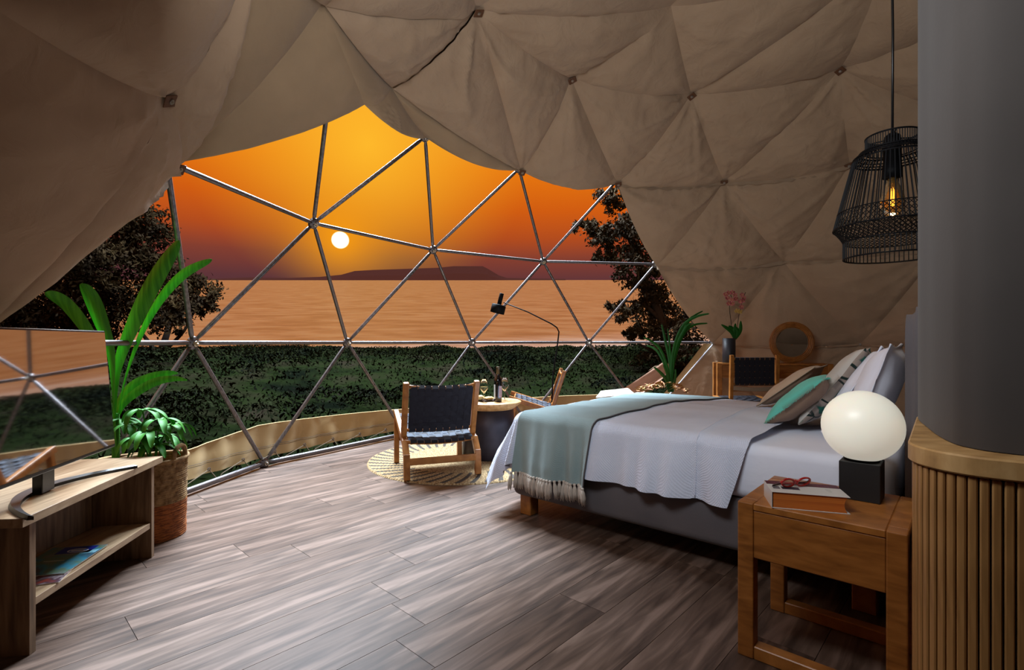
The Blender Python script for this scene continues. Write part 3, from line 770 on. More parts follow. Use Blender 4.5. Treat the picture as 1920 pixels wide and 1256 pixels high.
for (x, y) in edge:
    p = pt(x, y, 0); o = pt(x*1.05 if abs(x) == 1 else x, y*1.06 if abs(y) == 1 and abs(x) != 1 else y, 0)
    d = (o-p); d = d.normalized()*.016 if d.length else V3((0, 0, .01)); j = V3((rr_.uniform(-.005, .005), rr_.uniform(-.003, .003), rr_.uniform(-.008, 0)))
    fr.append(tube([p-d*.3, p+d*.6+j*.4, p+d*1.1+j], .0014, 4))
tag(obj('fringe', join(fr), M_turq, th), None, None, None, 'stuff')

# ------------------------------------------------------------------ nightstand
NA = math.radians(-42); NP_ = (.796, 1.783)
ns = thing('nightstand', 'open-framed teak nightstand with drawer box beside the bed', 'nightstand', (*NP_, 0), NA)
NW, ND, NH = .475, .455, .54
for yy in (0.028, ND-.028):
    for xx in (.026, NW-.026): obj('leg', bm_box((.052, .056, NH), (xx, yy, NH/2), None, .004, 2), M_teak, ns)
    obj('bottom_rail', bm_box((NW-.104, .05, .045), (NW/2, yy, .0225), None, .003, 1), M_teakx, ns)
obj('drawer_box', bm_box((NW-.104, ND-.006, .165), (NW/2, ND/2, NH-.024-.0825), None, .003, 1), M_teak, ns)
obj('tabletop', bm_box((NW-.104, ND, .024), (NW/2, ND/2, NH-.012), None, .003, 1), M_teakx, ns)
for xx in (.026, NW-.026): obj('top_rail', bm_box((.052, ND-.112, .024), (xx, ND/2, NH-.012), None, .003, 1), M_teakx, ns)
for xx in (.026, NW-.026): obj('side_panel', bm_box((.02, ND-.112, .16), (xx, ND/2, NH-.11), None, .002, 1), M_teak, ns)

# globe lamp
gl = thing('globe_table_lamp', 'round frosted glass globe lamp glowing on a black cube, on the nightstand', 'lamp', (1.262, 1.822, NH), math.radians(48))
b = bm_box((.122, .122, .134), (0, 0, .067), None, .002, 1); obj('cube_base', b, mat('matt_black', (20, 19, 19), .6), gl)
obj('collar', lathe([(0, .134), (.052, .134), (.056, .141), (.050, .143), (0, .137)], 32), M_black, gl, True)
M_globe = mat('frosted_globe', (236, 232, 216), .35); P(M_globe).inputs['Emission Color'].default_value = lin((250, 248, 232)); P(M_globe).inputs['Emission Strength'].default_value = .38
P(M_globe).inputs['Subsurface Weight'].default_value = .3
gp = [(.127*math.sin(a), .257-.127*math.cos(a)) for a in np.linspace(.33, PI, 26)]; gp[-1] = (0, gp[-1][1])
obj('globe', lathe(gp, 48), M_globe, gl, True)
obj('switch', bm_box((.014, .009, .003), (.038, -.05, .1355), None, .001, 1), M_white, gl)
obj('power_cord', tube(smoothpath([(.062, .0, .02), (.09, -.005, .006), (.13, -.02, .004), (.16, -.05, .006)], 6), .003, 6), M_blackp, gl, True)

# paperback with red glasses
BKA = math.radians(-17)
bk = thing('paperback_book', 'thick paperback with orange page edges on the nightstand', 'book', (.878, 1.706, NH), BKA)
M_pages = mat('orange_page_edge', (196, 108, 34), .8)
v = coords(M_pages, (1, 1, 260)); n, r = noisecol(M_pages, [(172, 86, 22), (206, 118, 40)], 1, 2, v); bump(M_pages, n.outputs[0], .3, .001)
M_cvr = mat('book_cover', (206, 204, 200), .35)
def curve_block(x0, x1, y0, y1, z0, z1):                          # page block with a slightly hollow fore edge
    V, F = [], []; n = 8
    for i in range(n+1):
        t = i/n; z = z0+(z1-z0)*t; c = .008*math.sin(PI*t)
        V += [(x0, y0+.002, z), (x1-c, y0+.002, z), (x1-c, y1, z), (x0, y1, z)]
    for i in range(n):
        for k in range(4): F.append((i*4+k, i*4+(k+1) % 4, (i+1)*4+(k+1) % 4, (i+1)*4+k))
    F += [(3, 2, 1, 0), tuple(n*4+k for k in range(4))]; return V, F
obj('page_block', curve_block(.004, .222, .0, .140, .0025, .053), M_pages, bk)
obj('back_cover', bm_box((.23, .144, .0018), (.115, .070, .0012), None, .0004, 1), M_cvr, bk)
obj('front_cover', bm_box((.23, .144, .0018), (.115, .070, .0545), None, .0004, 1), M_cvr, bk)
obj('spine', bm_box((.0018, .144, .055), (0, .070, .0278), None, .0004, 1), M_cvr, bk)
M_purple = mat('plum_print', (84, 34, 50), .4); M_navy = mat('navy_print', (50, 44, 58), .4); M_ink = mat('grey_ink', (150, 150, 150), .5); M_pale = mat('pale_ink', (150, 110, 122), .5)
obj('title_band', bm_box((.228, .044, .0004), (.115, .120, .0557), None), M_purple, bk)
rr_ = random.Random(3)
x = .018; ink = []
while x < .205:
    wd = rr_.uniform(.004, .009)
    if rr_.random() > .12: ink.append((x, wd))
    x += wd+.0035
bb = None
for x, wd in ink:
    for yy in ((.112, .124), (.114, .122))[rr_.randrange(2)]:
        q = bm_box((wd, .0018, .0003), (x+wd/2, yy, .0561))
        if bb is None: bb = q
        else:
            me = bpy.data.meshes.new('t'); q.to_mesh(me); q.free(); bb.from_mesh(me); bpy.data.meshes.remove(me)
obj('title_lettering', bb, M_pale, bk)
for (x0, x1, y0, y1) in ((.012, .034, .062, .072), (.012, .034, .042, .056), (.040, .095, .042, .072)):
    obj('cover_block', bm_box((x1-x0, y1-y0, .0004), ((x0+x1)/2, (y0+y1)/2, .0557)), M_navy, bk)
for k in range(3): obj('small_print', bm_box((.016-.002*k, .0016, .0003), (.185, .075-.013*k, .0557)), M_ink, bk)
gs = thing('reading_glasses', 'folded glossy red eyeglasses lying on the book cover', 'glasses', (.985, 1.745, NH+.0556), math.radians(12))
M_red = mat('red_acetate', (168, 14, 16), .12, spec=.8)
for sx in (-1, 1):
    ring = [V3((sx*.031+.025*math.cos(a), .004*math.sin(2*a)*0, .020+.017*math.sin(a)+.003*math.cos(a)*sx)) for a in np.linspace(0, 2*PI, 24, False)]
    ring = [V3((p.x, p.y-.3*p.z+.012, p.z*.85+.001)) for p in ring]
    obj('rim', tube(ring, .0034, 8, True), M_red, gs, True)
    o = len(ring); obj('lens', ([tuple(p) for p in ring]+[tuple(p+V3((0, .001, 0))) for p in ring], [tuple(range(o)), tuple(range(o, 2*o))[::-1]]), M_glass, gs)
obj('bridge', tube([(-.008, .007, .020), (0, .006, .024), (.008, .007, .020)], .003, 8), M_red, gs, True)
obj('temple', tube(smoothpath([(-.057, .006, .024), (-.05, .014, .016), (0, .024, .010), (.05, .030, .006), (.075, .030, .004)], 5), .0030, 8), M_red, gs, True)
obj('temple', tube(smoothpath([(.057, .006, .024), (.05, .018, .012), (0, .034, .008), (-.045, .038, .005), (-.068, .034, .0035)], 5), .0030, 8), mat('dark_acetate', (40, 10, 12), .2), gs, True)

# ------------------------------------------------------------------ pendant
pd = thing('pendant_lamp', 'black wire cage pendant with amber bulb hanging above the bedside', 'pendant lamp', (1.702, 2.26, 1.48))
R1, R2, R3, R0, HT = .185, .225, .115, .100, .56
prof_ = [(R1, 0), (R1, .075), (R2, .135), (.150, .44), (.118, .475), (.100, .478)]
wires = []
for k in range(64):
    a = 2*PI*k/64; c, s = math.cos(a), math.sin(a)
    wires.append(tube([(r*c, r*s, z) for r, z in ((R2, .135), (.150, .44), (.122, .475))], .0029, 4))
    wires.append(tube([(R1*c, R1*s, 0), (R1*c, R1*s, .075)], .0027, 4))
    for sg in (1, -1):
        a2 = a+sg*2*PI*4/64
        wires.append(tube([(R2*c, R2*s, .135), (R1*math.cos(a2), R1*math.sin(a2), .075)], .0018, 4))
        a3 = a+sg*2*PI*3/64; wires.append(tube([(R2*c, R2*s, .135), (.208*math.cos(a3), .208*math.sin(a3), .21)], .0016, 4))
    if k % 1 == 0: wires.append(tube([(.100*c, .100*s, .475), (.100*c, .100*s, .54)], .0022, 4))
tag(obj('wire_cage', join(wires), M_black, pd), None, None, None, 'stuff')
for r, z, t in ((R1, 0, .0035), (R1, .075, .003), (R2, .135, .0035), (.208, .21, .0025), (.150, .44, .004), (.122, .476, .004), (.100, .478, .003), (.100, .54, .004), (.1465, .452, .003), (.1355, .462, .003)):
    obj('ring', tube([(r*math.cos(a), r*math.sin(a), z) for a in np.linspace(0, 2*PI, 48, False)], t, 6, True), M_black, pd, True)
obj('socket', lathe([(0, .56), (.012, .555), (.030, .54), (.034, .50), (.034, .40), (.038, .395), (.038, .355), (0, .355)], 24), M_black, pd, True)
for a in (0, 2.09, 4.19): obj('spoke', tube([(.02*math.cos(a), .02*math.sin(a), .53), (.1*math.cos(a), .1*math.sin(a), .535)], .003, 5), M_black, pd)
bl = obj('bulb', lathe([(.013, .36), (.020, .34), (.034, .30), (.046, .26), (.048, .235), (.040, .205), (.022, .187), (0, .182)], 32), M_brass, pd, True)
M_fil = mat('filament', (255, 180, 70), .5); P(M_fil).inputs['Emission Color'].default_value = lin((255, 190, 90)); P(M_fil).inputs['Emission Strength'].default_value = 5
fz = []
for k in range(6):
    a = k*PI/3; fz.append(tube([(.010*math.cos(a), .010*math.sin(a), .225), (.012*math.cos(a+.3), .012*math.sin(a+.3), .315)], .0012, 4))
obj('filament', join(fz), M_fil, pd)
obj('cord', tube([(0, 0, .555), (.002, 0, 1.0), (-.004, 0, 1.5), (-.003, 0, 2.33)], .0055, 6), M_blackp, pd, True)
pl = bpy.data.lights.new('pendant_glow', 'POINT'); pl.energy = .8; pl.color = (1, .7, .35); pl.shadow_soft_size = .03
po = bpy.data.objects.new('pendant_glow', pl); C.objects.link(po); po.location = (1.702, 2.26, 1.62)

# ------------------------------------------------------------------ rug, drum table, lounge chairs, floor lamp
RUG = (-.45, 4.75)
M_jute = mat('jute', (176, 146, 98), .95)
v = coords(M_jute); sx = nd(M_jute, 'ShaderNodeSeparateXYZ'); lk(M_jute, v, sx.inputs[0])
def mth(m, op, a, b=None):
    n = nd(m, 'ShaderNodeMath', operation=op)
    for i, q in enumerate((a, b)):
        if q is None: continue
        if isinstance(q, (int, float)): n.inputs[i].default_value = q
        else: lk(m, q, n.inputs[i])
    return n.outputs[0]
J = M_jute
rad = mth(J, 'SQRT', mth(J, 'ADD', mth(J, 'MULTIPLY', sx.outputs[0], sx.outputs[0]), mth(J, 'MULTIPLY', sx.outputs[1], sx.outputs[1])))
the = mth(J, 'ARCTAN2', sx.outputs[1], sx.outputs[0])
tw = mth(J, 'ADD', mth(J, 'MULTIPLY', the, 46), mth(J, 'MULTIPLY', rad, 26))
stripe = mth(J, 'GREATER_THAN', mth(J, 'SINE', tw), .4)
ringsel = mth(J, 'MULTIPLY', mth(J, 'GREATER_THAN', rad, .56), mth(J, 'LESS_THAN', rad, .865))
nz = nd(J, 'ShaderNodeTexNoise'); nz.inputs['Scale'].default_value = 70; lk(J, v, nz.inputs['Vector'])
r_ = nd(J, 'ShaderNodeValToRGB'); lk(J, nz.outputs[0], r_.inputs[0]); r_.color_ramp.elements[0].color = lin((112, 84, 50)); r_.color_ramp.elements[0].position = .35; r_.color_ramp.elements[1].color = lin((176, 150, 108)); r_.color_ramp.elements[1].position = .65
mx = nd(J, 'ShaderNodeMixRGB'); mx.inputs[2].default_value = lin((62, 54, 46)); lk(J, mth(J, 'MULTIPLY', stripe, ringsel), mx.inputs[0]); lk(J, r_.outputs[0], mx.inputs[1]); lk(J, mx.outputs[0], P(J).inputs['Base Color'])
tw2 = mth(J, 'SINE', mth(J, 'ADD', mth(J, 'MULTIPLY', the, 200), mth(J, 'MULTIPLY', rad, 110)))
bump(J, tw2, .6, .003)
def rugf():
    V, F = [], []; nr, na = 96, 180
    for i in range(nr+1):
        r = .88*i/nr
        z = .010+.0035*abs(math.sin(PI*r/.0275)) if i < nr else .001
        for k in range(na): a = 2*PI*k/na; V.append((r*math.cos(a), r*math.sin(a), z))
    for i in range(nr):
        for k in range(na): F.append((i*na+k, i*na+(k+1) % na, (i+1)*na+(k+1) % na, (i+1)*na+k)[::-1] if False else (i*na+k, (i+1)*na+k, (i+1)*na+(k+1) % na, i*na+(k+1) % na))
    return V, F
rug = obj('round_rug', rugf(), M_jute, None, True, (*RUG, 0))
tag(rug, 'round braided jute rug with dark slanted stripes near its rim', 'rug')
TB = (-.215, 4.86)
M_drum = mat('dark_metal_drum', (44, 38, 44), .5, .4); nn_, _ = noisecol(M_drum, [(34, 30, 36), (62, 54, 60)], 6, 5, coords(M_drum)); bump(M_drum, nn_.outputs[0], .15, .01)
M_top = wood('ash_top', (176, 128, 74), (206, 160, 104), (222, 180, 126), (9, 1.2, 9), .4, ns=3)
dt = thing('drum_side_table', 'round side table with dark drum base and pale wooden dish top', 'side table', (*TB, .012))
obj('drum_base', lathe([(0, 0), (.262, 0), (.268, .01), (.262, .12), (.240, .30), (.228, .45), (0, .45)], 48), M_drum, dt, True)
obj('tabletop', lathe([(0, .448), (.222, .448), (.235, .454), (.300, .505), (.305, .516), (.298, .522), (0, .522)], 56), M_top, dt, True)
TZ = .012+.522
def ribbon(pts, wv, th=.002):                                   # flat strap: centre line and width vector
    V, F = [], []; m = len(pts); wv = V3(wv)/2
    for i, p in enumerate(pts):
        p = V3(p); t = (V3(pts[min(i+1, m-1)])-V3(pts[max(i-1, 0)])).normalized(); n = t.cross(wv).normalized()*th/2
        V += [p-wv-n, p+wv-n, p+wv+n, p-wv+n]
    for i in range(m-1):
        for k in range(4): F.append((i*4+k, i*4+(k+1) % 4, (i+1)*4+(k+1) % 4, (i+1)*4+k))
    F += [(3, 2, 1, 0), tuple((m-1)*4+k for k in range(4))]; return V, F
def lounge_chair(label, loc, rz):
    t = thing('lounge_chair', label, 'chair', loc, rz, None)
    hw = .29
    for sx_ in (-1, 1):
        x = sx_*hw
        b = bar((x, -.012, 0), (x, .006, .20), .040, .05, (1, 0, 0)); bar((x, .0, .175), (x, .10, .285), .044, .048, (1, 0, 0), .004, b); obj('rear_leg', b, M_teakx, t)
        b = bar((x, .085, .268), (x, .665, .452), .05, .042, (1, 0, 0)); obj('seat_rail', b, M_teakx, t)
        obj('front_leg', bar((x, .62, 0), (x, .61, .425), .04, .044, (1, 0, 0)), M_teakx, t)
        b = bar((x, .175, .285), (x, .02, .765), .044, .046, (1, 0, 0), .008); obj('back_post', b, M_teakx, t)
    obj('stretcher', bar((-hw+.02, -.005, .14), (hw-.02, -.005, .14), .028, .052, (0, 0, 1)), M_teakx, t)
    obj('stretcher', bar((-hw+.02, .615, .22), (hw-.02, .615, .22), .028, .045, (0, 0, 1)), M_teakx, t)
    def rail(name, y, z, r, sag, up):
        pts = [V3((x, y+sag*(1-(x/hw)**2)*.3, z-sag*(1-(x/hw)**2))) for x in np.linspace(-hw+.015, hw-.015, 12)]
        obj(name, tube(pts, r, 8), M_teakx, t, True)
    def bp(s): return V3((0, +.148+(.035-.148)*s, .37+(.735-.37)*s))      # up the back
    bn = V3((0, -(.39), -.12)).normalized()
    rail('back_rail', bp(0).y, bp(0).z, .015, .012, 0); rail('back_rail', bp(1).y, bp(1).z, .015, .022, 0)
    def sp(s): return V3((0, .07+(.60-.07)*s, .285+(.435-.285)*s))
    sn = V3((0, -.27, .96)).normalized()
    rail('seat_front_rail', sp(1).y, sp(1).z, .015, .016, 0); rail('seat_rear_rail', sp(0).y, sp(0).z, .015, .020, 0)
    def sagb(x, s): return bn*(-.025*(1-(x/hw)**2)*math.sin(PI*s))+V3((0, 0, -(.012+.010*s)*(1-(x/hw)**2)))
    NV, NHh = 9, 7; pw = .054; x0 = -NV*pw/2+.008
    wvv = .0515
    for k in range(NV):
        x = (k-(NV-1)/2)*pw*1.04; pts = []
        for i in range(NHh*4+1):
            s = i/(NHh*4); pts.append(bp(s)+V3((x, 0, 0))+bn*(.016+.0022*math.sin(PI*s*NHh+PI*k+PI/2))+sagb(x, s))
        pts = [bp(0)+V3((x, .016, -.004))+sagb(x, 0), bp(0)+V3((x, .004, -.018))+sagb(x, 0)]+pts+[bp(1)+V3((x, .0, .019))+sagb(x, 1), bp(1)+V3((x, .016, .006))+sagb(x, 1)]
        obj('back_strap', ribbon(pts, (wvv, 0, 0)), M_strap, t)
    for j in range(NHh):
        s = (j+.5)/NHh*.90+.05; pts = []
        for i in range(NV*3+1):
            x = -.26+.52*i/(NV*3); pts.append(bp(s)+V3((x, 0, 0))+bn*(.016-.0022*math.sin(PI*(x/pw/1.04+.5)+PI*j))+sagb(x, s))
        obj('back_strap', ribbon(pts, (bp(1)-bp(0)).normalized()*.0515), M_strap, t)
    def sags(x, s): return V3((0, 0, -(.014+.02*math.sin(PI*s))*(1-(x/hw)**2)))
    NS = 8
    for k in range(NV):
        x = (k-(NV-1)/2)*pw*1.04; pts = []
        for i in range(NS*4+1):
            s = i/(NS*4); pts.append(sp(s)+V3((x, 0, 0))+sn*(.016+.003*math.sin(PI*s*NS+PI*k+PI/2))+sags(x, s))
        pts = [sp(0)+V3((x, .0, -.016))+sags(x, 0), sp(0)+V3((x, -.016, 0))+sags(x, 0)]+pts+[sp(1)+V3((x, .016, 0))+sags(x, 1), sp(1)+V3((x, 0, -.016))+sags(x, 1)]
        obj('seat_strap', ribbon(pts, (wvv, 0, 0)), M_strap, t)
    for j in range(NS):
        s = (j+.5)/NS; pts = []
        for i in range(NV*3+1):
            x = -.265+.53*i/(NV*3); pts.append(sp(s)+V3((x, 0, 0))+sn*(.016-.003*math.sin(PI*(x/pw/1.04+.5)+PI*j))+sags(x, s))
        obj('seat_strap', ribbon(pts, (0, .058, .0164)), M_strap_seat, t)
    return t
M_strap_seat = mat('grey_strap', (66, 72, 84), .75, spec=.3)
lounge_chair('low teak chair with woven black strap back, seen from behind on the jute rug', (-.556, 4.07, .0138), math.radians(20))
lounge_chair('low teak strap chair in side view beyond the drum table and bed', (.64, 6.14, 0), math.radians(88))

# floor lamp: pole, bent arm, shade
fl = thing('floor_lamp', 'thin black floor lamp with a bent arm and drum shade behind the lounge chair', 'floor lamp', (.46, 6.10, 0))
def L(u, v, Y=6.1): return at(u, v, Y)-V3((.46, 6.10, 0))
obj('base', lathe([(0, 0), (.13, 0), (.135, .008), (.13, .02), (.012, .024), (0, .024)], 32), M_black, fl, True)
pl_ = [(0, 0, .02), tuple(L(1037, 705)), tuple(L(1046, 640)), tuple(L(1048, 622)), tuple(L(1044, 614)), tuple(L(1034, 607)), tuple(L(990, 585)), tuple(L(944, 567))]
obj('pole', tube(pl_, [.009, .009, .008, .008, .008, .008, .007, .006], 8), M_black, fl, True)
ha, hb_ = L(941, 550), L(932, 587); dr = (hb_-ha).normalized(); q = dr.to_track_quat('Z', 'Y').to_matrix(); LL = (hb_-ha).length
def hd(prof, name, mt=M_black):
    vv, ff = lathe(prof, 28); obj(name, ([ha+q@V3(v) for v in vv], ff), mt, fl, True)
hd([(0, 0), (.024, 0), (.026, .004), (.026, LL*.6), (0, LL*.6)], 'lamp_neck')
hd([(0, LL*.58), (.080, LL*.58), (.086, LL*.60), (.086, LL*1.0), (.082, LL*1.0), (.080, LL*.66), (0, LL*.64)], 'lamp_shade')
hd([(0, LL*.93), (.078, LL*.93), (.078, LL*.94), (0, LL*.94)], 'diffuser', mat('violet_diffuser', (96, 84, 150), .5))

# on the drum table
bt = thing('wine_bottle', 'dark wine bottle with a pink back label on the drum table', 'bottle', (-.133, 4.78, TZ))
M_bot = mat('dark_bottle_glass', (10, 12, 16), .06, spec=.8)
obj('body', lathe([(0, .006), (.030, 0), (.036, .004), (.0375, .012), (.0375, .195), (.035, .212), (.024, .235), (.0155, .252), (.0145, .270), (.0145, .318), (.0165, .320), (.0165, .330), (0, .330)], 36), M_bot, bt, True)
obj('foil', lathe([(.0150, .262), (.0153, .262), (.0153, .318), (.0172, .321), (.0172, .331), (0, .3315)], 28), mat('gold_foil', (86, 74, 52), .4, .5), bt, True)
def lab(a0, a1, z0, z1, name, m, r=.0381): return obj(name, grid(12, 2, lambda s, t: V3((r*math.cos(a0+(a1-a0)*s), r*math.sin(a0+(a1-a0)*s), z0+(z1-z0)*t))), m, bt, True)
lab(-1.3, .25, .045, .150, 'back_label', mat('pink_label', (184, 158, 162), .6)); lab(3.3, 4.05, .03, .165, 'front_label', mat('pale_label', (196, 210, 224), .6))
for k in range(7): lab(-1.2+.1*(k % 2), .1-.12*(k % 3), .062+k*.011, .0645+k*.011, 'label_text', mat('label_ink', (96, 74, 82), .6), .0384)
def glass(label, loc, wine=False):
    g = thing('wine_glass', label, 'wine glass', loc, 0, None)
    obj('bowl', lathe([(.004, .088), (.014, .096), (.036, .128), (.040, .142), (.036, .170), (.028, .218), (.0268, .218), (.0348, .170), (.0386, .142), (.0345, .129), (.012, .099), (0, .094)], 32), M_glass, g, True)
    obj('stem', lathe([(.0045, .004), (.0036, .03), (.0036, .08), (.005, .09)], 12), M_glass, g, True)
    obj('foot', lathe([(0, 0), (.033, 0), (.034, .0015), (.006, .005), (.004, .008), (0, .008)], 32), M_glass, g, True)
    if wine: obj('wine', lathe([(0, .099), (.011, .1005), (.0335, .1297), (.0375, .1425), (.0368, .148), (0, .148)], 28), M_wine, g, True)
glass('wine glass holding a little white wine, left of the bottle', (-.262, 4.72, TZ), True)
glass('empty wine glass half hidden behind the bottle', (-.072, 4.90, TZ))
pb = thing('serving_plate', 'small dark plate holding bread on the drum table', 'plate', (-.255, 4.86, TZ)); obj('dish', lathe([(0, 0), (.075, 0), (.11, .008), (.112, .011), (.075, .005), (0, .005)], 32), M_blackp, pb, True)
M_crust = mat('bread_crust', (214, 172, 96), .7); noisecol(M_crust, [(196, 146, 70), (238, 214, 150)], 14, 3, coords(M_crust))
def loaf(name, label, loc, rz, a, b, c, col):
    V, F = lathe([(0, 0)]+[(math.sin(x)**.7*1.0, (1-math.cos(x))*.5) for x in np.linspace(.5, PI-.02, 12)]+[(0, 1)], 24)
    V = [(x*a+.004*noise.noise(V3((x*2, y*2, z*3))), y*b+.12*a*x*x, z*c+.006*noise.noise(V3((x*2.2, y*2.2, z*2)))) for x, y, z in V]
    tag(obj(name, (V, F), col, None, True, loc), label, 'bread').rotation_euler = (0, 0, rz)
loaf('bread_roll', 'pale yellow bread piece on the plate, left of the wine glass stem', (-.318, 4.84, TZ+.0055), .2, .052, .040, .050, M_crust)
loaf('bread_slice', 'flat toasted bread slice on the plate beside the bottle', (-.222, 4.85, TZ+.0055), -.1, .046, .036, .036, mat('toast', (222, 174, 104), .75))

# ------------------------------------------------------------------ tv cabinet, tv, magazines
cb = thing('tv_cabinet', 'grey oak corner television cabinet with an open shelf, at the left edge', 'tv cabinet', (-1.70, 1.72, 0))
o_ = V3((-1.70, 1.72, 0))
def loc2(p): return (p[0]-o_.x, p[1]-o_.y)
TOP = [(-1.662, 1.715), (-1.835, 2.655), (-2.235, 2.575), (-2.30, 2.10), (-2.20, 1.66)]
obj('cabinet_top', bm_prism([loc2(p) for p in TOP], .468, .500, .0015), M_oaklit, cb)
def board(p, q, z0, z1, th, name, m=M_oakshade):
    p, q = V3((*loc2(p), 0)), V3((*loc2(q), 0)); d = (q-p); a = math.atan2(d.y, d.x)
    obj(name, bm_box((d.length, th, z1-z0), (0, 0, 0), Matrix.Rotation(a, 3, 'Z'), .001, 1), m, cb, loc=tuple((p+q)/2+V3((0, 0, (z0+z1)/2))))
board((-1.694, 1.785), (-2.20, 1.73), 0, .467, .028, 'side_panel')
board((-1.838, 2.585), (-2.235, 2.50), 0, .467, .028, 'side_panel')
board((-2.05, 1.80), (-2.09, 2.50), .02, .467, .018, 'back_panel')
obj('shelf', bm_prism([loc2(p) for p in [(-1.715, 1.803), (-1.838, 2.565), (-2.075, 2.515), (-2.04, 1.80)]], .152, .180, .001), M_oaklit, cb)
SZ = .180
MAGC = mat('magazine_cover', (110, 120, 130), .35)
v = coords(MAGC, (1, 1, 1)); n, r = noisecol(MAGC, [(104, 104, 108), (116, 122, 124), (92, 116, 90), (46, 130, 158), (60, 70, 80), (120, 110, 120)], 7, 3, v, .25, .75, .8)
MAG2 = mat('magazine_cover_red', (120, 90, 80), .35); noisecol(MAG2, [(150, 60, 40), (70, 50, 60), (210, 190, 190), (60, 50, 50)], 12, 3, coords(MAG2), .3, .7)
def magazine(label, loc, rz, w, d, m, h, extra=None):
    t = thing('magazine', label, 'magazine', loc, rz)
    obj('pages', bm_box((w-.002, d-.002, h), (0, 0, h/2), None), M_paper, t)
    obj('cover', bm_box((w, d, .0006), (0, 0, h+.0004), None), m, t)
    if extra: extra(t, h+.0008)
    return t
magazine('bottom magazine with a red and dark cover, slid askew on the shelf', (-1.875, 2.02, SZ), math.radians(112), .28, .20, MAG2, .004)
M_blue = mat('deep_blue', (26, 40, 140), .35); M_lt = mat('light_blue', (140, 196, 214), .35)
def ext(t, z):
    obj('corner_block', bm_box((.075, .13, .0004), (.101, -.01, z), None), M_blue, t)
    a = np.linspace(0, 2*PI, 24, False)
    obj('oval_logo', tube([(.090+.020*math.cos(x), -.02+.038*math.sin(x), z+.0006) for x in a], .0016, 4, True), M_paper, t)
    obj('oval_logo_fill', ([(.090+.019*math.cos(x), -.02+.036*math.sin(x), z+.0004) for x in a], [tuple(range(24))]), mat('logo_blue', (70, 110, 190), .4), t)
    obj('logo_stroke', bm_box((.006, .05, .0004), (.090, -.02, z+.0007)), M_paper, t)
    obj('caption_block', bm_box((.035, .06, .0004), (.075, -.072, z), None), M_lt, t)
    obj('cover_text', bm_box((.008, .075, .0004), (-.01, .01, z), None), mat('cover_text', (176, 184, 166), .4), t)
magazine('top magazine with a blue corner and oval logo on its cover', (-1.895, 2.11, SZ+.0052), math.radians(101), .29, .215, MAGC, .004, ext)

TVD = V3((-.235, .972, 0)).normalized(); tva = math.atan2(TVD.y, TVD.x)
tv = thing('television', 'large flat black television reflecting the sunset, on the corner cabinet', 'television', (-1.80, 1.93, .5), tva)
tilt = Matrix.Translation((0, 0, .12)) @ Matrix.Rotation(math.radians(-4.5), 4, 'X') @ Matrix.Translation((0, 0, -.12))
def tl(b): b.transform(tilt); return b
# local x runs away from the viewer, local -y faces the room
M_scr = mat('screen_glass', (6, 6, 8), .035, spec=1.0); P(M_scr).inputs['Coat Weight'].default_value = 1; P(M_scr).inputs['Coat Roughness'].default_value = .03; P(M_scr).inputs['IOR'].default_value = 3.2
TVW, TVH, tz0 = .98, .555, .098
cx_ = .505-TVW/2; 
obj('bezel', tl(bm_box((TVW, .028, TVH), (cx_, .0, tz0+TVH/2), None, .003, 1)), M_blackp, tv)
obj('screen', tl(bm_box((TVW-.018, .002, TVH-.024), (cx_, -.0155, tz0+TVH/2+.003), None)), M_scr, tv)
obj('rear_housing', tl(bm_box((TVW*.7, .045, TVH*.6), (cx_, .035, tz0+TVH*.45), None, .012, 2)), M_blackp, tv, False)
obj('stand_neck', bm_box((.075, .035, .10), (cx_+.08, .045, .055), None, .002, 1), M_blackp, tv)
arc = []
for s in np.linspace(-1, 1, 41):
    arc.append((cx_+.08+.36*s, .085-.215*s*s*.95))
V, F = [], []
for i, (x, y) in enumerate(arc):
    w_ = .022-.012*abs(i/20-1)**2; V += [(x, y-w_, 0), (x, y+w_, 0), (x, y+w_*.6, .017), (x, y-w_, .012)]
for i in range(len(arc)-1):
    for k in range(4): F.append((i*4+k, i*4+(k+1) % 4, (i+1)*4+(k+1) % 4, (i+1)*4+k)[::-1])
F += [(0, 1, 2, 3), tuple((len(arc)-1)*4+k for k in (3, 2, 1, 0))]
obj('curved_foot', (V, F), M_blackp, tv)

# ------------------------------------------------------------------ planters
def basket(name, label, loc, r0, r1, h, zs, seed):
    t = thing(name, label, 'planter', loc)
    n = 60; 
    def coil(z0, z1, nm, m):
        N = int((z1-z0)/.012); V, F = [], []; rows = N*3
        for i in range(rows+1):
            z = z0+(z1-z0)*i/rows; r = r0+(r1-r0)*z/h
            for k in range(n*2):
                a = 2*PI*k/(n*2); rr = r+.0045*abs(math.sin(PI*i/3+.5*(k % 2)))+.003*math.sin(a*n+i)+.002*noise.noise(V3((a*3, z*30, seed)))
                V.append((rr*math.cos(a), rr*math.sin(a), z))
        for i in range(rows):
            for k in range(n*2): F.append((i*n*2+k, i*n*2+(k+1) % (n*2), (i+1)*n*2+(k+1) % (n*2), (i+1)*n*2+k))
        obj(nm, (V, F), m, t, True)
    coil(0, zs, 'lower_weave', M_basket2); coil(zs, h, 'upper_weave', M_basket)
    obj('rim', tube([((r1+.004)*math.cos(a), (r1+.004)*math.sin(a), h+.004*math.sin(a*2)) for a in np.linspace(0, 2*PI, 40, False)], .012, 7, True), M_basket, t, True)
    obj('soil', lathe([(0, h-.07), (r1-.012, h-.07), (r1-.012, h-.09), (0, h-.09)], 24), mat('potting_soil', (40, 28, 20), 1), t)
    obj('bottom', lathe([(0, .001), (r0, .001), (r0, .008), (0, .008)], 24), M_basket2, t)
    return t
bk1 = basket('woven_basket_planter', 'tall two-tone woven basket planter right of the television cabinet', (-2.035, 2.87, 0), .150, .158, .44, .20, 1)
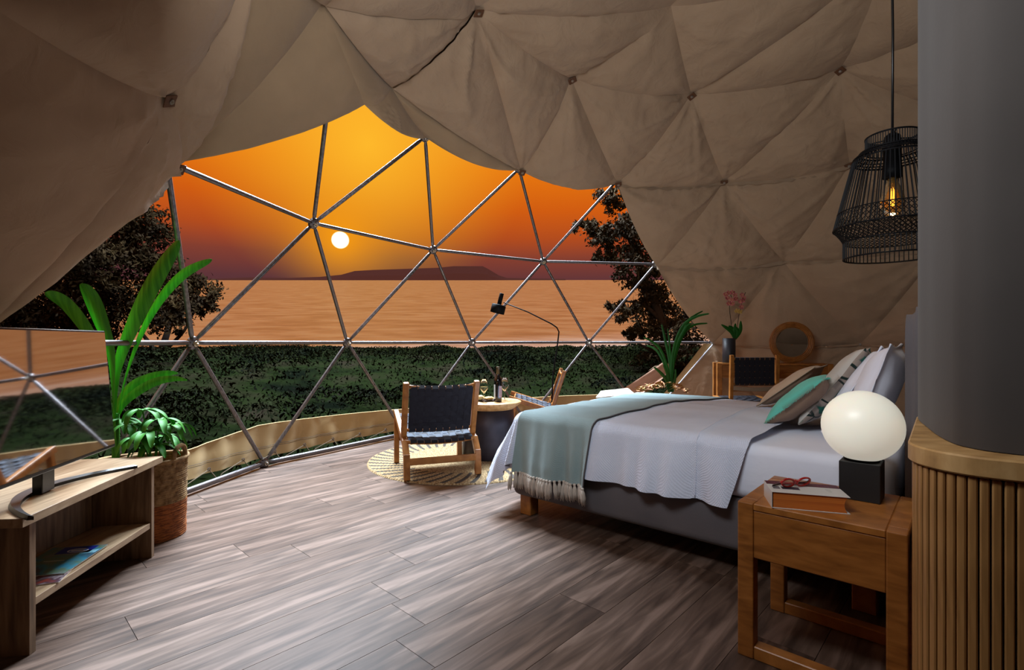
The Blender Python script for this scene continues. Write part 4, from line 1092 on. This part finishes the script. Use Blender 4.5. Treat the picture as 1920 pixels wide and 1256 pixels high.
ha_ = [(.158*math.cos(a), .158*math.sin(a), z) for a, z in ((-.35, .40), (-.33, .46), (-.25, .50), (-.05, .515), (.15, .50), (.25, .46), (.28, .40))]
obj('handle', tube(smoothpath(ha_, 5), .012, 7), M_basket, bk1, True)
bk2 = basket('woven_basket_planter', 'shorter woven basket behind the television holding the broad-leaved palm', (-2.315, 3.02, 0), .11, .125, .40, .16, 2)

def blade(pts, w, name='leaf', parent=None, m=M_green, fold=.25, up=None, prof=None):
    """long arching leaf: midrib points, max half width"""
    pp = smoothpath(pts, 8); n = len(pp); V, F = [], []
    for i, p in enumerate(pp):
        t = i/(n-1); tg = (pp[min(i+1, n-1)]-pp[max(i-1, 0)]).normalized()
        side = tg.cross(up if up is not None else V3((0, 0, 1)))
        if side.length < 1e-3: side = V3((1, 0, 0))
        side.normalize(); nn = side.cross(tg)
        ww = w*((prof(t)) if prof else (math.sin(PI*min(t*.92+.06, 1))**.8)) if t < 1 else .0005
        for k in (-1, -.5, 0, .5, 1): V.append(p+side*ww*k+nn*ww*fold*abs(k)-nn*.002*(k % 1 != 0))
    for i in range(n-1):
        for k in range(4): F.append((i*5+k, i*5+k+1, (i+1)*5+k+1, (i+1)*5+k))
    return obj(name, (V, F), m, parent, True)
pm = thing('broad_leaf_palm', 'young palm with long pleated bright green leaves rising behind the television', 'potted plant', (-2.315, 3.02, .33))
def rel(p, o): return p-V3(o)
PO = (-2.315, 3.02, .33); vw = V3((0, 1, .1))
def pleaf(uvs, Y0, Y1, w, prof=None):
    n = len(uvs); pts = [rel(at(u, v, Y0+(Y1-Y0)*i/(n-1)), PO) for i, (u, v) in enumerate(uvs)]
    blade(pts, w, 'leaf', pm, M_green, .35, vw, prof)
pl1 = lambda t: max(.10*(t < .9), (t**1.9*(max(1-t, 0))**.65)*3.05)
pleaf([(217, 850), (214, 780), (218, 690), (250, 600), (290, 520), (336, 450)], 2.98, 2.9, .068, pl1)
pleaf([(220, 800), (232, 720), (262, 630), (300, 560), (345, 512), (398, 486)], 2.98, 3.05, .040, pl1)
pleaf([(215, 830), (212, 740), (205, 660), (188, 610), (168, 560), (153, 531)], 2.98, 2.75, .066, pl1)
pleaf([(212, 830), (205, 740), (185, 670), (160, 620), (120, 570), (84, 548)], 2.98, 2.70, .056, pl1)
pleaf([(212, 790), (222, 755), (245, 725), (280, 708), (315, 700), (334, 700)], 3.0, 3.15, .028)
pleaf([(213, 795), (228, 760), (255, 735), (290, 716), (325, 710), (352, 713)], 3.0, 3.05, .026)
for k in range(3): obj('stalk', tube([rel(at(214+k*3, 862, 3.0), PO), rel(at(213+k*4, 820, 3.0), PO), rel(at(214+k*4, 775, 2.98), PO)], [.012, .010, .006], 7), M_leafp, pm, True)
obj('leaf', blade([rel(at(205, 880, 3.0), PO), rel(at(200, 850, 2.95), PO), rel(at(196, 828, 2.9), PO)], .03, 'leaf', pm, M_green, .3, vw).data, None, pm) if False else None
# umbrella plant
um = thing('umbrella_plant', 'bushy dark green umbrella plant spilling from the tall woven basket', 'potted plant', (-2.035, 2.87, .36))
ru = random.Random(9)
UO = (-2.035, 2.87, .36)
heads = [(268, 772, 2.85), (300, 790, 2.8), (245, 800, 2.8), (280, 812, 2.75), (230, 790, 2.95), (305, 822, 2.9), (255, 825, 2.72), (318, 800, 2.85), (285, 838, 2.78)]
for (u, v, Y) in heads:
    h = rel(at(u, v, Y), UO); root = V3((ru.uniform(-.04, .04), ru.uniform(-.04, .04), 0))
    obj('stem', tube(smoothpath([root, (root+h)/2+V3((0, 0, .03)), h], 4), .004, 5), M_leafp, um, True)
    nl = 7
    for k in range(nl):
        a = 2*PI*k/nl+ru.random(); L_ = ru.uniform(.09, .14); d = V3((math.cos(a), math.sin(a), 0))
        blade([h, h+d*L_*.35+V3((0, 0, .012)), h+d*L_*.75+V3((0, 0, -.012)), h+d*L_+V3((0, 0, -.05-.03*ru.random()))], .020, 'leaflet', um, M_leafp, .3)

# ------------------------------------------------------------------ desk corner
DK = (2.97, 5.72)
dk = thing('desk', 'slim teak writing desk against the canvas wall, beyond the bed', 'desk', (*DK, 0), math.radians(-12))
DWW, DDD, DHH = 1.22, .30, .855
for x in (-DWW/2+.03, DWW/2-.03):
    for y_ in (.03, DDD-.03): obj('leg', bm_box((.055, .055, DHH), (x, y_, DHH/2), None, .003, 1), M_teakx, dk)
obj('tabletop', bm_box((DWW-.115, DDD-.002, .02), (0, DDD/2, DHH-.010), None, .002, 1), M_teakx, dk)
obj('drawer_front', bm_box((DWW-.115, .022, .145), (0, .022, DHH-.024-.0725), None, .002, 1), M_teak, dk)
obj('back_rail', bm_box((DWW-.115, .022, .145), (0, DDD-.03, DHH-.095), None, .002, 1), M_teak, dk)
# desk chair with strap weave
dc = thing('desk_chair', 'teak desk chair with black woven strap back, tucked at the desk', 'chair', (2.50, 5.22, 0), 0)
hw = .235
for sx_ in (-1, 1):
    obj('back_post', bar((sx_*hw, .03, 0), (sx_*hw, -.015, .965), .038, .036, (1, 0, 0)), M_teakx, dc)
    obj('front_leg', bar((sx_*hw, .42, 0), (sx_*hw, .42, .50), .038, .038, (1, 0, 0)), M_teakx, dc)
    obj('side_rail', bar((sx_*hw, .03, .47), (sx_*hw, .42, .49), .026, .045, (1, 0, 0)), M_teakx, dc)
for y_, z in ((-.010, .925), (-.002, .665), (.00, .60), (.42, .49), (.02, .47), (.42, .2)):
    obj('cross_rail', bar((-hw, y_, z), (hw, y_, z), .022, .022, (0, 0, 1)), M_teakx, dc)
for k in range(8):
    x = (k-3.5)*.0515
    pts = [V3((x, .014, .652)), V3((x, .004, .648)), V3((x, -.017, .66))]+[V3((x, -.019-.002*math.sin(PI*i/2+PI*k), .68+.23*i/10)) for i in range(11)]+[V3((x, -.024, .935)), V3((x, .002, .940))]
    obj('back_strap', ribbon(pts, (.045, 0, 0)), M_strap, dc)
for k in range(4):
    z = .70+.062*k; obj('back_strap', ribbon([V3((x, -.016-.002*math.sin(x*61+PI*k), z)) for x in np.linspace(-.205, .205, 25)], (0, 0, .056)), M_strap, dc)
for k in range(8):
    x = (k-3.5)*.0515; obj('seat_strap', ribbon([V3((x, .0, .482)), V3((x, .05, .488-.01)), V3((x, .22, .478)), V3((x, .40, .503)), V3((x, .435, .495))], (.045, 0, 0)), M_strap, dc)
for k in range(6): obj('seat_strap', ribbon([V3((x, .07+.06*k, .484+.006*(k > 3)-.003*math.sin(x*61+PI*k))) for x in np.linspace(-.21, .21, 25)], (0, .055, 0)), M_strap, dc)
obj('lumbar_band', ribbon([V3((x, -.016-.02*(1-(x/.23)**2), .625-.012*(1-(x/.23)**2))) for x in np.linspace(-.22, .22, 14)], (0, 0, .04), .006), fabric('tan_band', (150, 128, 104), (140, 118, 96)), dc)
# mirror
mr = thing('round_mirror', 'round mirror in a ribbed rattan frame standing on the desk', 'mirror', (3.215, 5.80, DHH+.001), math.radians(-14))
mc = .238
for i, r in enumerate((.172, .187, .202, .217, .230)):
    obj('rattan_ring', tube([(r*math.cos(a), .012*(1 if i in (0, 4) else 0)+.10*0, mc+r*math.sin(a)) for a in np.linspace(0, 2*PI, 64, False)], .0088, 8, True), M_teakx, mr, True)
vv, ff = lathe([(0, 0), (.168, 0), (.168, .006), (0, .006)], 48); obj('mirror_glass', ([(x, z+.004, mc+y) for x, y, z in vv], ff), M_mirror, mr)
obj('rear_support', bar((0, .01, mc-.02), (0, .12, .004), .02, .012, (1, 0, 0), .002), M_teakx, mr)
# orchid
oc = thing('potted_orchid', 'pink orchid with two flower stems in a black cylinder vase on the desk', 'potted plant', (2.555, 5.95, DHH+.001))
OO = V3((2.555, 5.95, DHH+.001)); YO = 5.95
M_pink = mat('orchid_pink', (190, 92, 92), .6); noisecol(M_pink, [(150, 48, 64), (226, 140, 130)], 30, 2, coords(M_pink)); M_lip = mat('orchid_lip', (200, 160, 80), .6)
obj('vase', lathe([(0, 0), (.070, 0), (.073, .004), (.073, .288), (.068, .288), (.068, .25), (0, .25)], 36), mat('black_ceramic', (34, 33, 38), .5), oc, True)
for pts_ in ([(1378, 637), (1372, 622), (1352, 608)], [(1378, 637), (1374, 618), (1366, 611)], [(1377, 638), (1378, 622), (1379, 606)], [(1378, 637), (1388, 620), (1389, 601)], [(1379, 637), (1384, 622), (1378, 612)]):
    blade([at(u, v, YO-.02*i)-OO for i, (u, v) in enumerate(pts_)], .024, 'leaf', oc, M_leafd, .3, V3((0, 1, .1)))
st = [[(1375, 632), (1369, 590), (1368, 572), (1371, 556), (1366, 548)], [(1381, 632), (1384, 600), (1388, 580), (1393, 560), (1398, 548)]]
for s in st: obj('stem', tube(smoothpath([at(u, v, YO)-OO for u, v in s], 5), .0035, 5), M_bark, oc, True)
def flower(u, v, dy, m=M_pink):
    c = at(u, v, YO-dy)-OO; V, F = [], []
    ro = random.Random(int(u*7+v))
    for k in range(5):
        a = 2*PI*k/5+ro.random()*.4+PI/2; L_ = .034; w_ = .017 if k % 2 else .012
        d = V3((math.cos(a), -.25, math.sin(a))); sd = V3((-math.sin(a), 0, math.cos(a))); o = len(V)
        V += [c, c+d*L_*.5+sd*w_, c+d*L_, c+d*L_*.5-sd*w_, c+d*L_*.5+V3((0, -.006, 0))]
        F += [(o, o+1, o+4), (o+1, o+2, o+4), (o+2, o+3, o+4), (o+3, o, o+4)]
    f = obj('flower', (V, F), m, oc)
    vv, ff = lathe([(0, -.006), (.007, 0), (0, .010)], 6); obj('lip', ([c+V3((x, z-.010, y)) for x, y, z in vv], ff), M_lip, f)
for u, v, dy in ((1360, 552, .02), (1366, 549, .0), (1373, 548, .03), (1378, 553, .0), (1364, 559, .03), (1372, 562, .04), (1379, 560, .02), (1366, 569, .03), (1373, 569, .05)): flower(u, v, dy)
for u, v, dy in ((1391, 553, .01), (1388, 565, .03), (1393, 563, .02), (1390, 575, .03), (1394, 558, .0)): flower(u, v, dy)
for u, v in ((1381, 583), (1387, 584)): flower(u, v, .03, M_lip)

# ------------------------------------------------------------------ strap-leaved pot plant and canvas roll behind the bed
sl = thing('strap_leaf_plant', 'pot plant with long arching strap leaves behind the bed, beside the canvas edge', 'potted plant', (1.72, 5.45, 0))
SO = V3((1.72, 5.45, 0))
obj('pot', lathe([(0, 0), (.13, 0), (.135, .01), (.17, .42), (.175, .46), (.16, .46), (.155, .42), (0, .42)], 32), mat('dark_pot', (46, 42, 40), .7), sl, True)
obj('soil', lathe([(0, .425), (.152, .425), (.152, .435), (0, .44)], 24), mat('bark_soil', (60, 40, 26), 1), sl)
def sleaf(uvs, w, dy=0):
    n = len(uvs); blade([at(u, v, 5.45+dy*i/(n-1))-SO for i, (u, v) in enumerate(uvs)], w*.72, 'leaf', sl, M_leafd, .35, V3((0, 1, .1)), lambda t: .35+.65*math.sin(PI*min(t*.9+.05, 1)) if t < .97 else .05)
for uvs, w_, dy in (([(1258, 735), (1256, 680), (1248, 640), (1241, 608)], .022, .1), ([(1258, 735), (1262, 660), (1280, 612), (1305, 594), (1330, 588)], .022, -.1), ([(1260, 735), (1264, 680), (1280, 630), (1300, 610), (1327, 606)], .020, .1),
                    ([(1257, 735), (1252, 690), (1238, 655), (1222, 640), (1206, 632)], .020, -.1), ([(1256, 735), (1248, 690), (1235, 662), (1224, 652), (1212, 648)], .018, .1), ([(1258, 735), (1262, 665), (1290, 605), (1302, 592), (1318, 583)], .018, .15),
                    ([(1254, 735), (1250, 714), (1240, 700), (1226, 688)], .024, -.2), ([(1256, 735), (1253, 706), (1244, 684)], .02, -.15), ([(1262, 735), (1266, 712), (1267, 692)], .018, -.1), ([(1259, 735), (1258, 680), (1255, 640), (1252, 616)], .014, .05), ([(1259, 735), (1266, 660), (1284, 618), (1296, 606)], .02, .0)): sleaf(uvs, w_, dy)
M_dry = mat('dry_leaf', (140, 110, 40), .7); noisecol(M_dry, [(90, 110, 30), (160, 120, 50), (150, 74, 30), (190, 170, 110)], 14, 2, coords(M_dry), .3, .7)
rd = random.Random(5); dl = []
for _ in range(90):
    u = rd.uniform(1196, 1290); v = 733-12*math.exp(-((u-1245)/40)**2)+rd.uniform(-5, 6); p = at(u, v, 5.4+rd.uniform(-.12, .12))-SO
    a = rd.random()*2*PI; l = rd.uniform(.03, .06); d = V3((math.cos(a), math.sin(a), rd.uniform(-.3, .8))); s_ = d.cross(V3((0, .3, 1))).normalized()*l*.35; o = len(dl)
    dl.append(([p-d*l, p+s_+V3((0, 0, .01)), p+d*l, p-s_], [(0, 1, 2, 3)]))
tag(obj('dry_leaves', join(dl), M_dry, sl), None, None, None, 'stuff')
rc = thing('canvas_flap', 'pinkish canvas flap slanting up behind the strap-leaved plant', 'canvas flap', (1.3, 6.2, 0))
M_flap = fabric('pink_canvas', (206, 160, 136), (190, 146, 122), 200, .3); M_flw = fabric('cream_canvas', (232, 222, 204), (222, 210, 190), 200, .3)
RO = V3((1.3, 6.2, 0))
def quadcloth(a, b, c, d, Y, name, m, th=.012, wr=.02):
    A, B_, C__, D__ = [at(*q, yy)-RO for q, yy in zip((a, b, c, d), Y)]
    def f(off): return grid(16, 8, lambda s, t: (A.lerp(B_, s)).lerp(D__.lerp(C__, s), t)+V3((0, off+wr*noise.noise(V3((s*3, t*3, 1))), wr*.6*math.sin(s*9)*t*(1-t))))
    obj(name, join([f(0), f(th)]), m, rc, True)
quadcloth((1178, 742), (1262, 690), (1247, 677), (1168, 730), (6.3, 6.4, 6.4, 6.3), 'flap', M_flap)
quadcloth((1170, 760), (1236, 716), (1262, 690), (1178, 742), (6.2, 6.3, 6.4, 6.3), 'flap_lower', M_flap)
quadcloth((1214, 696), (1238, 684), (1228, 686), (1216, 695), (6.2, 6.2, 6.2, 6.2), 'folded_corner', M_flw, .01, .0)
cl_ = thing('folded_cloth', 'folded cream cloth lying beyond the bed, left of the pinkish flap', 'cloth', (1.0, 5.9, 0))
RO2 = RO; RO = V3((1.0, 5.9, 0)); rc2 = rc; rc = cl_
quadcloth((1118, 745), (1190, 738), (1178, 728), (1128, 733), (5.9, 6.0, 6.15, 6.1), 'cloth_fold', M_flw, .03, .03)
quadcloth((1128, 800), (1185, 790), (1190, 738), (1118, 745), (5.9, 6.0, 6.0, 5.9), 'cloth_drop', M_flw, .03, .03)
print('TRIS', sum(len(o.data.polygons) for o in bpy.data.objects if o.type == 'MESH'), 'OBJS', len(bpy.data.objects))
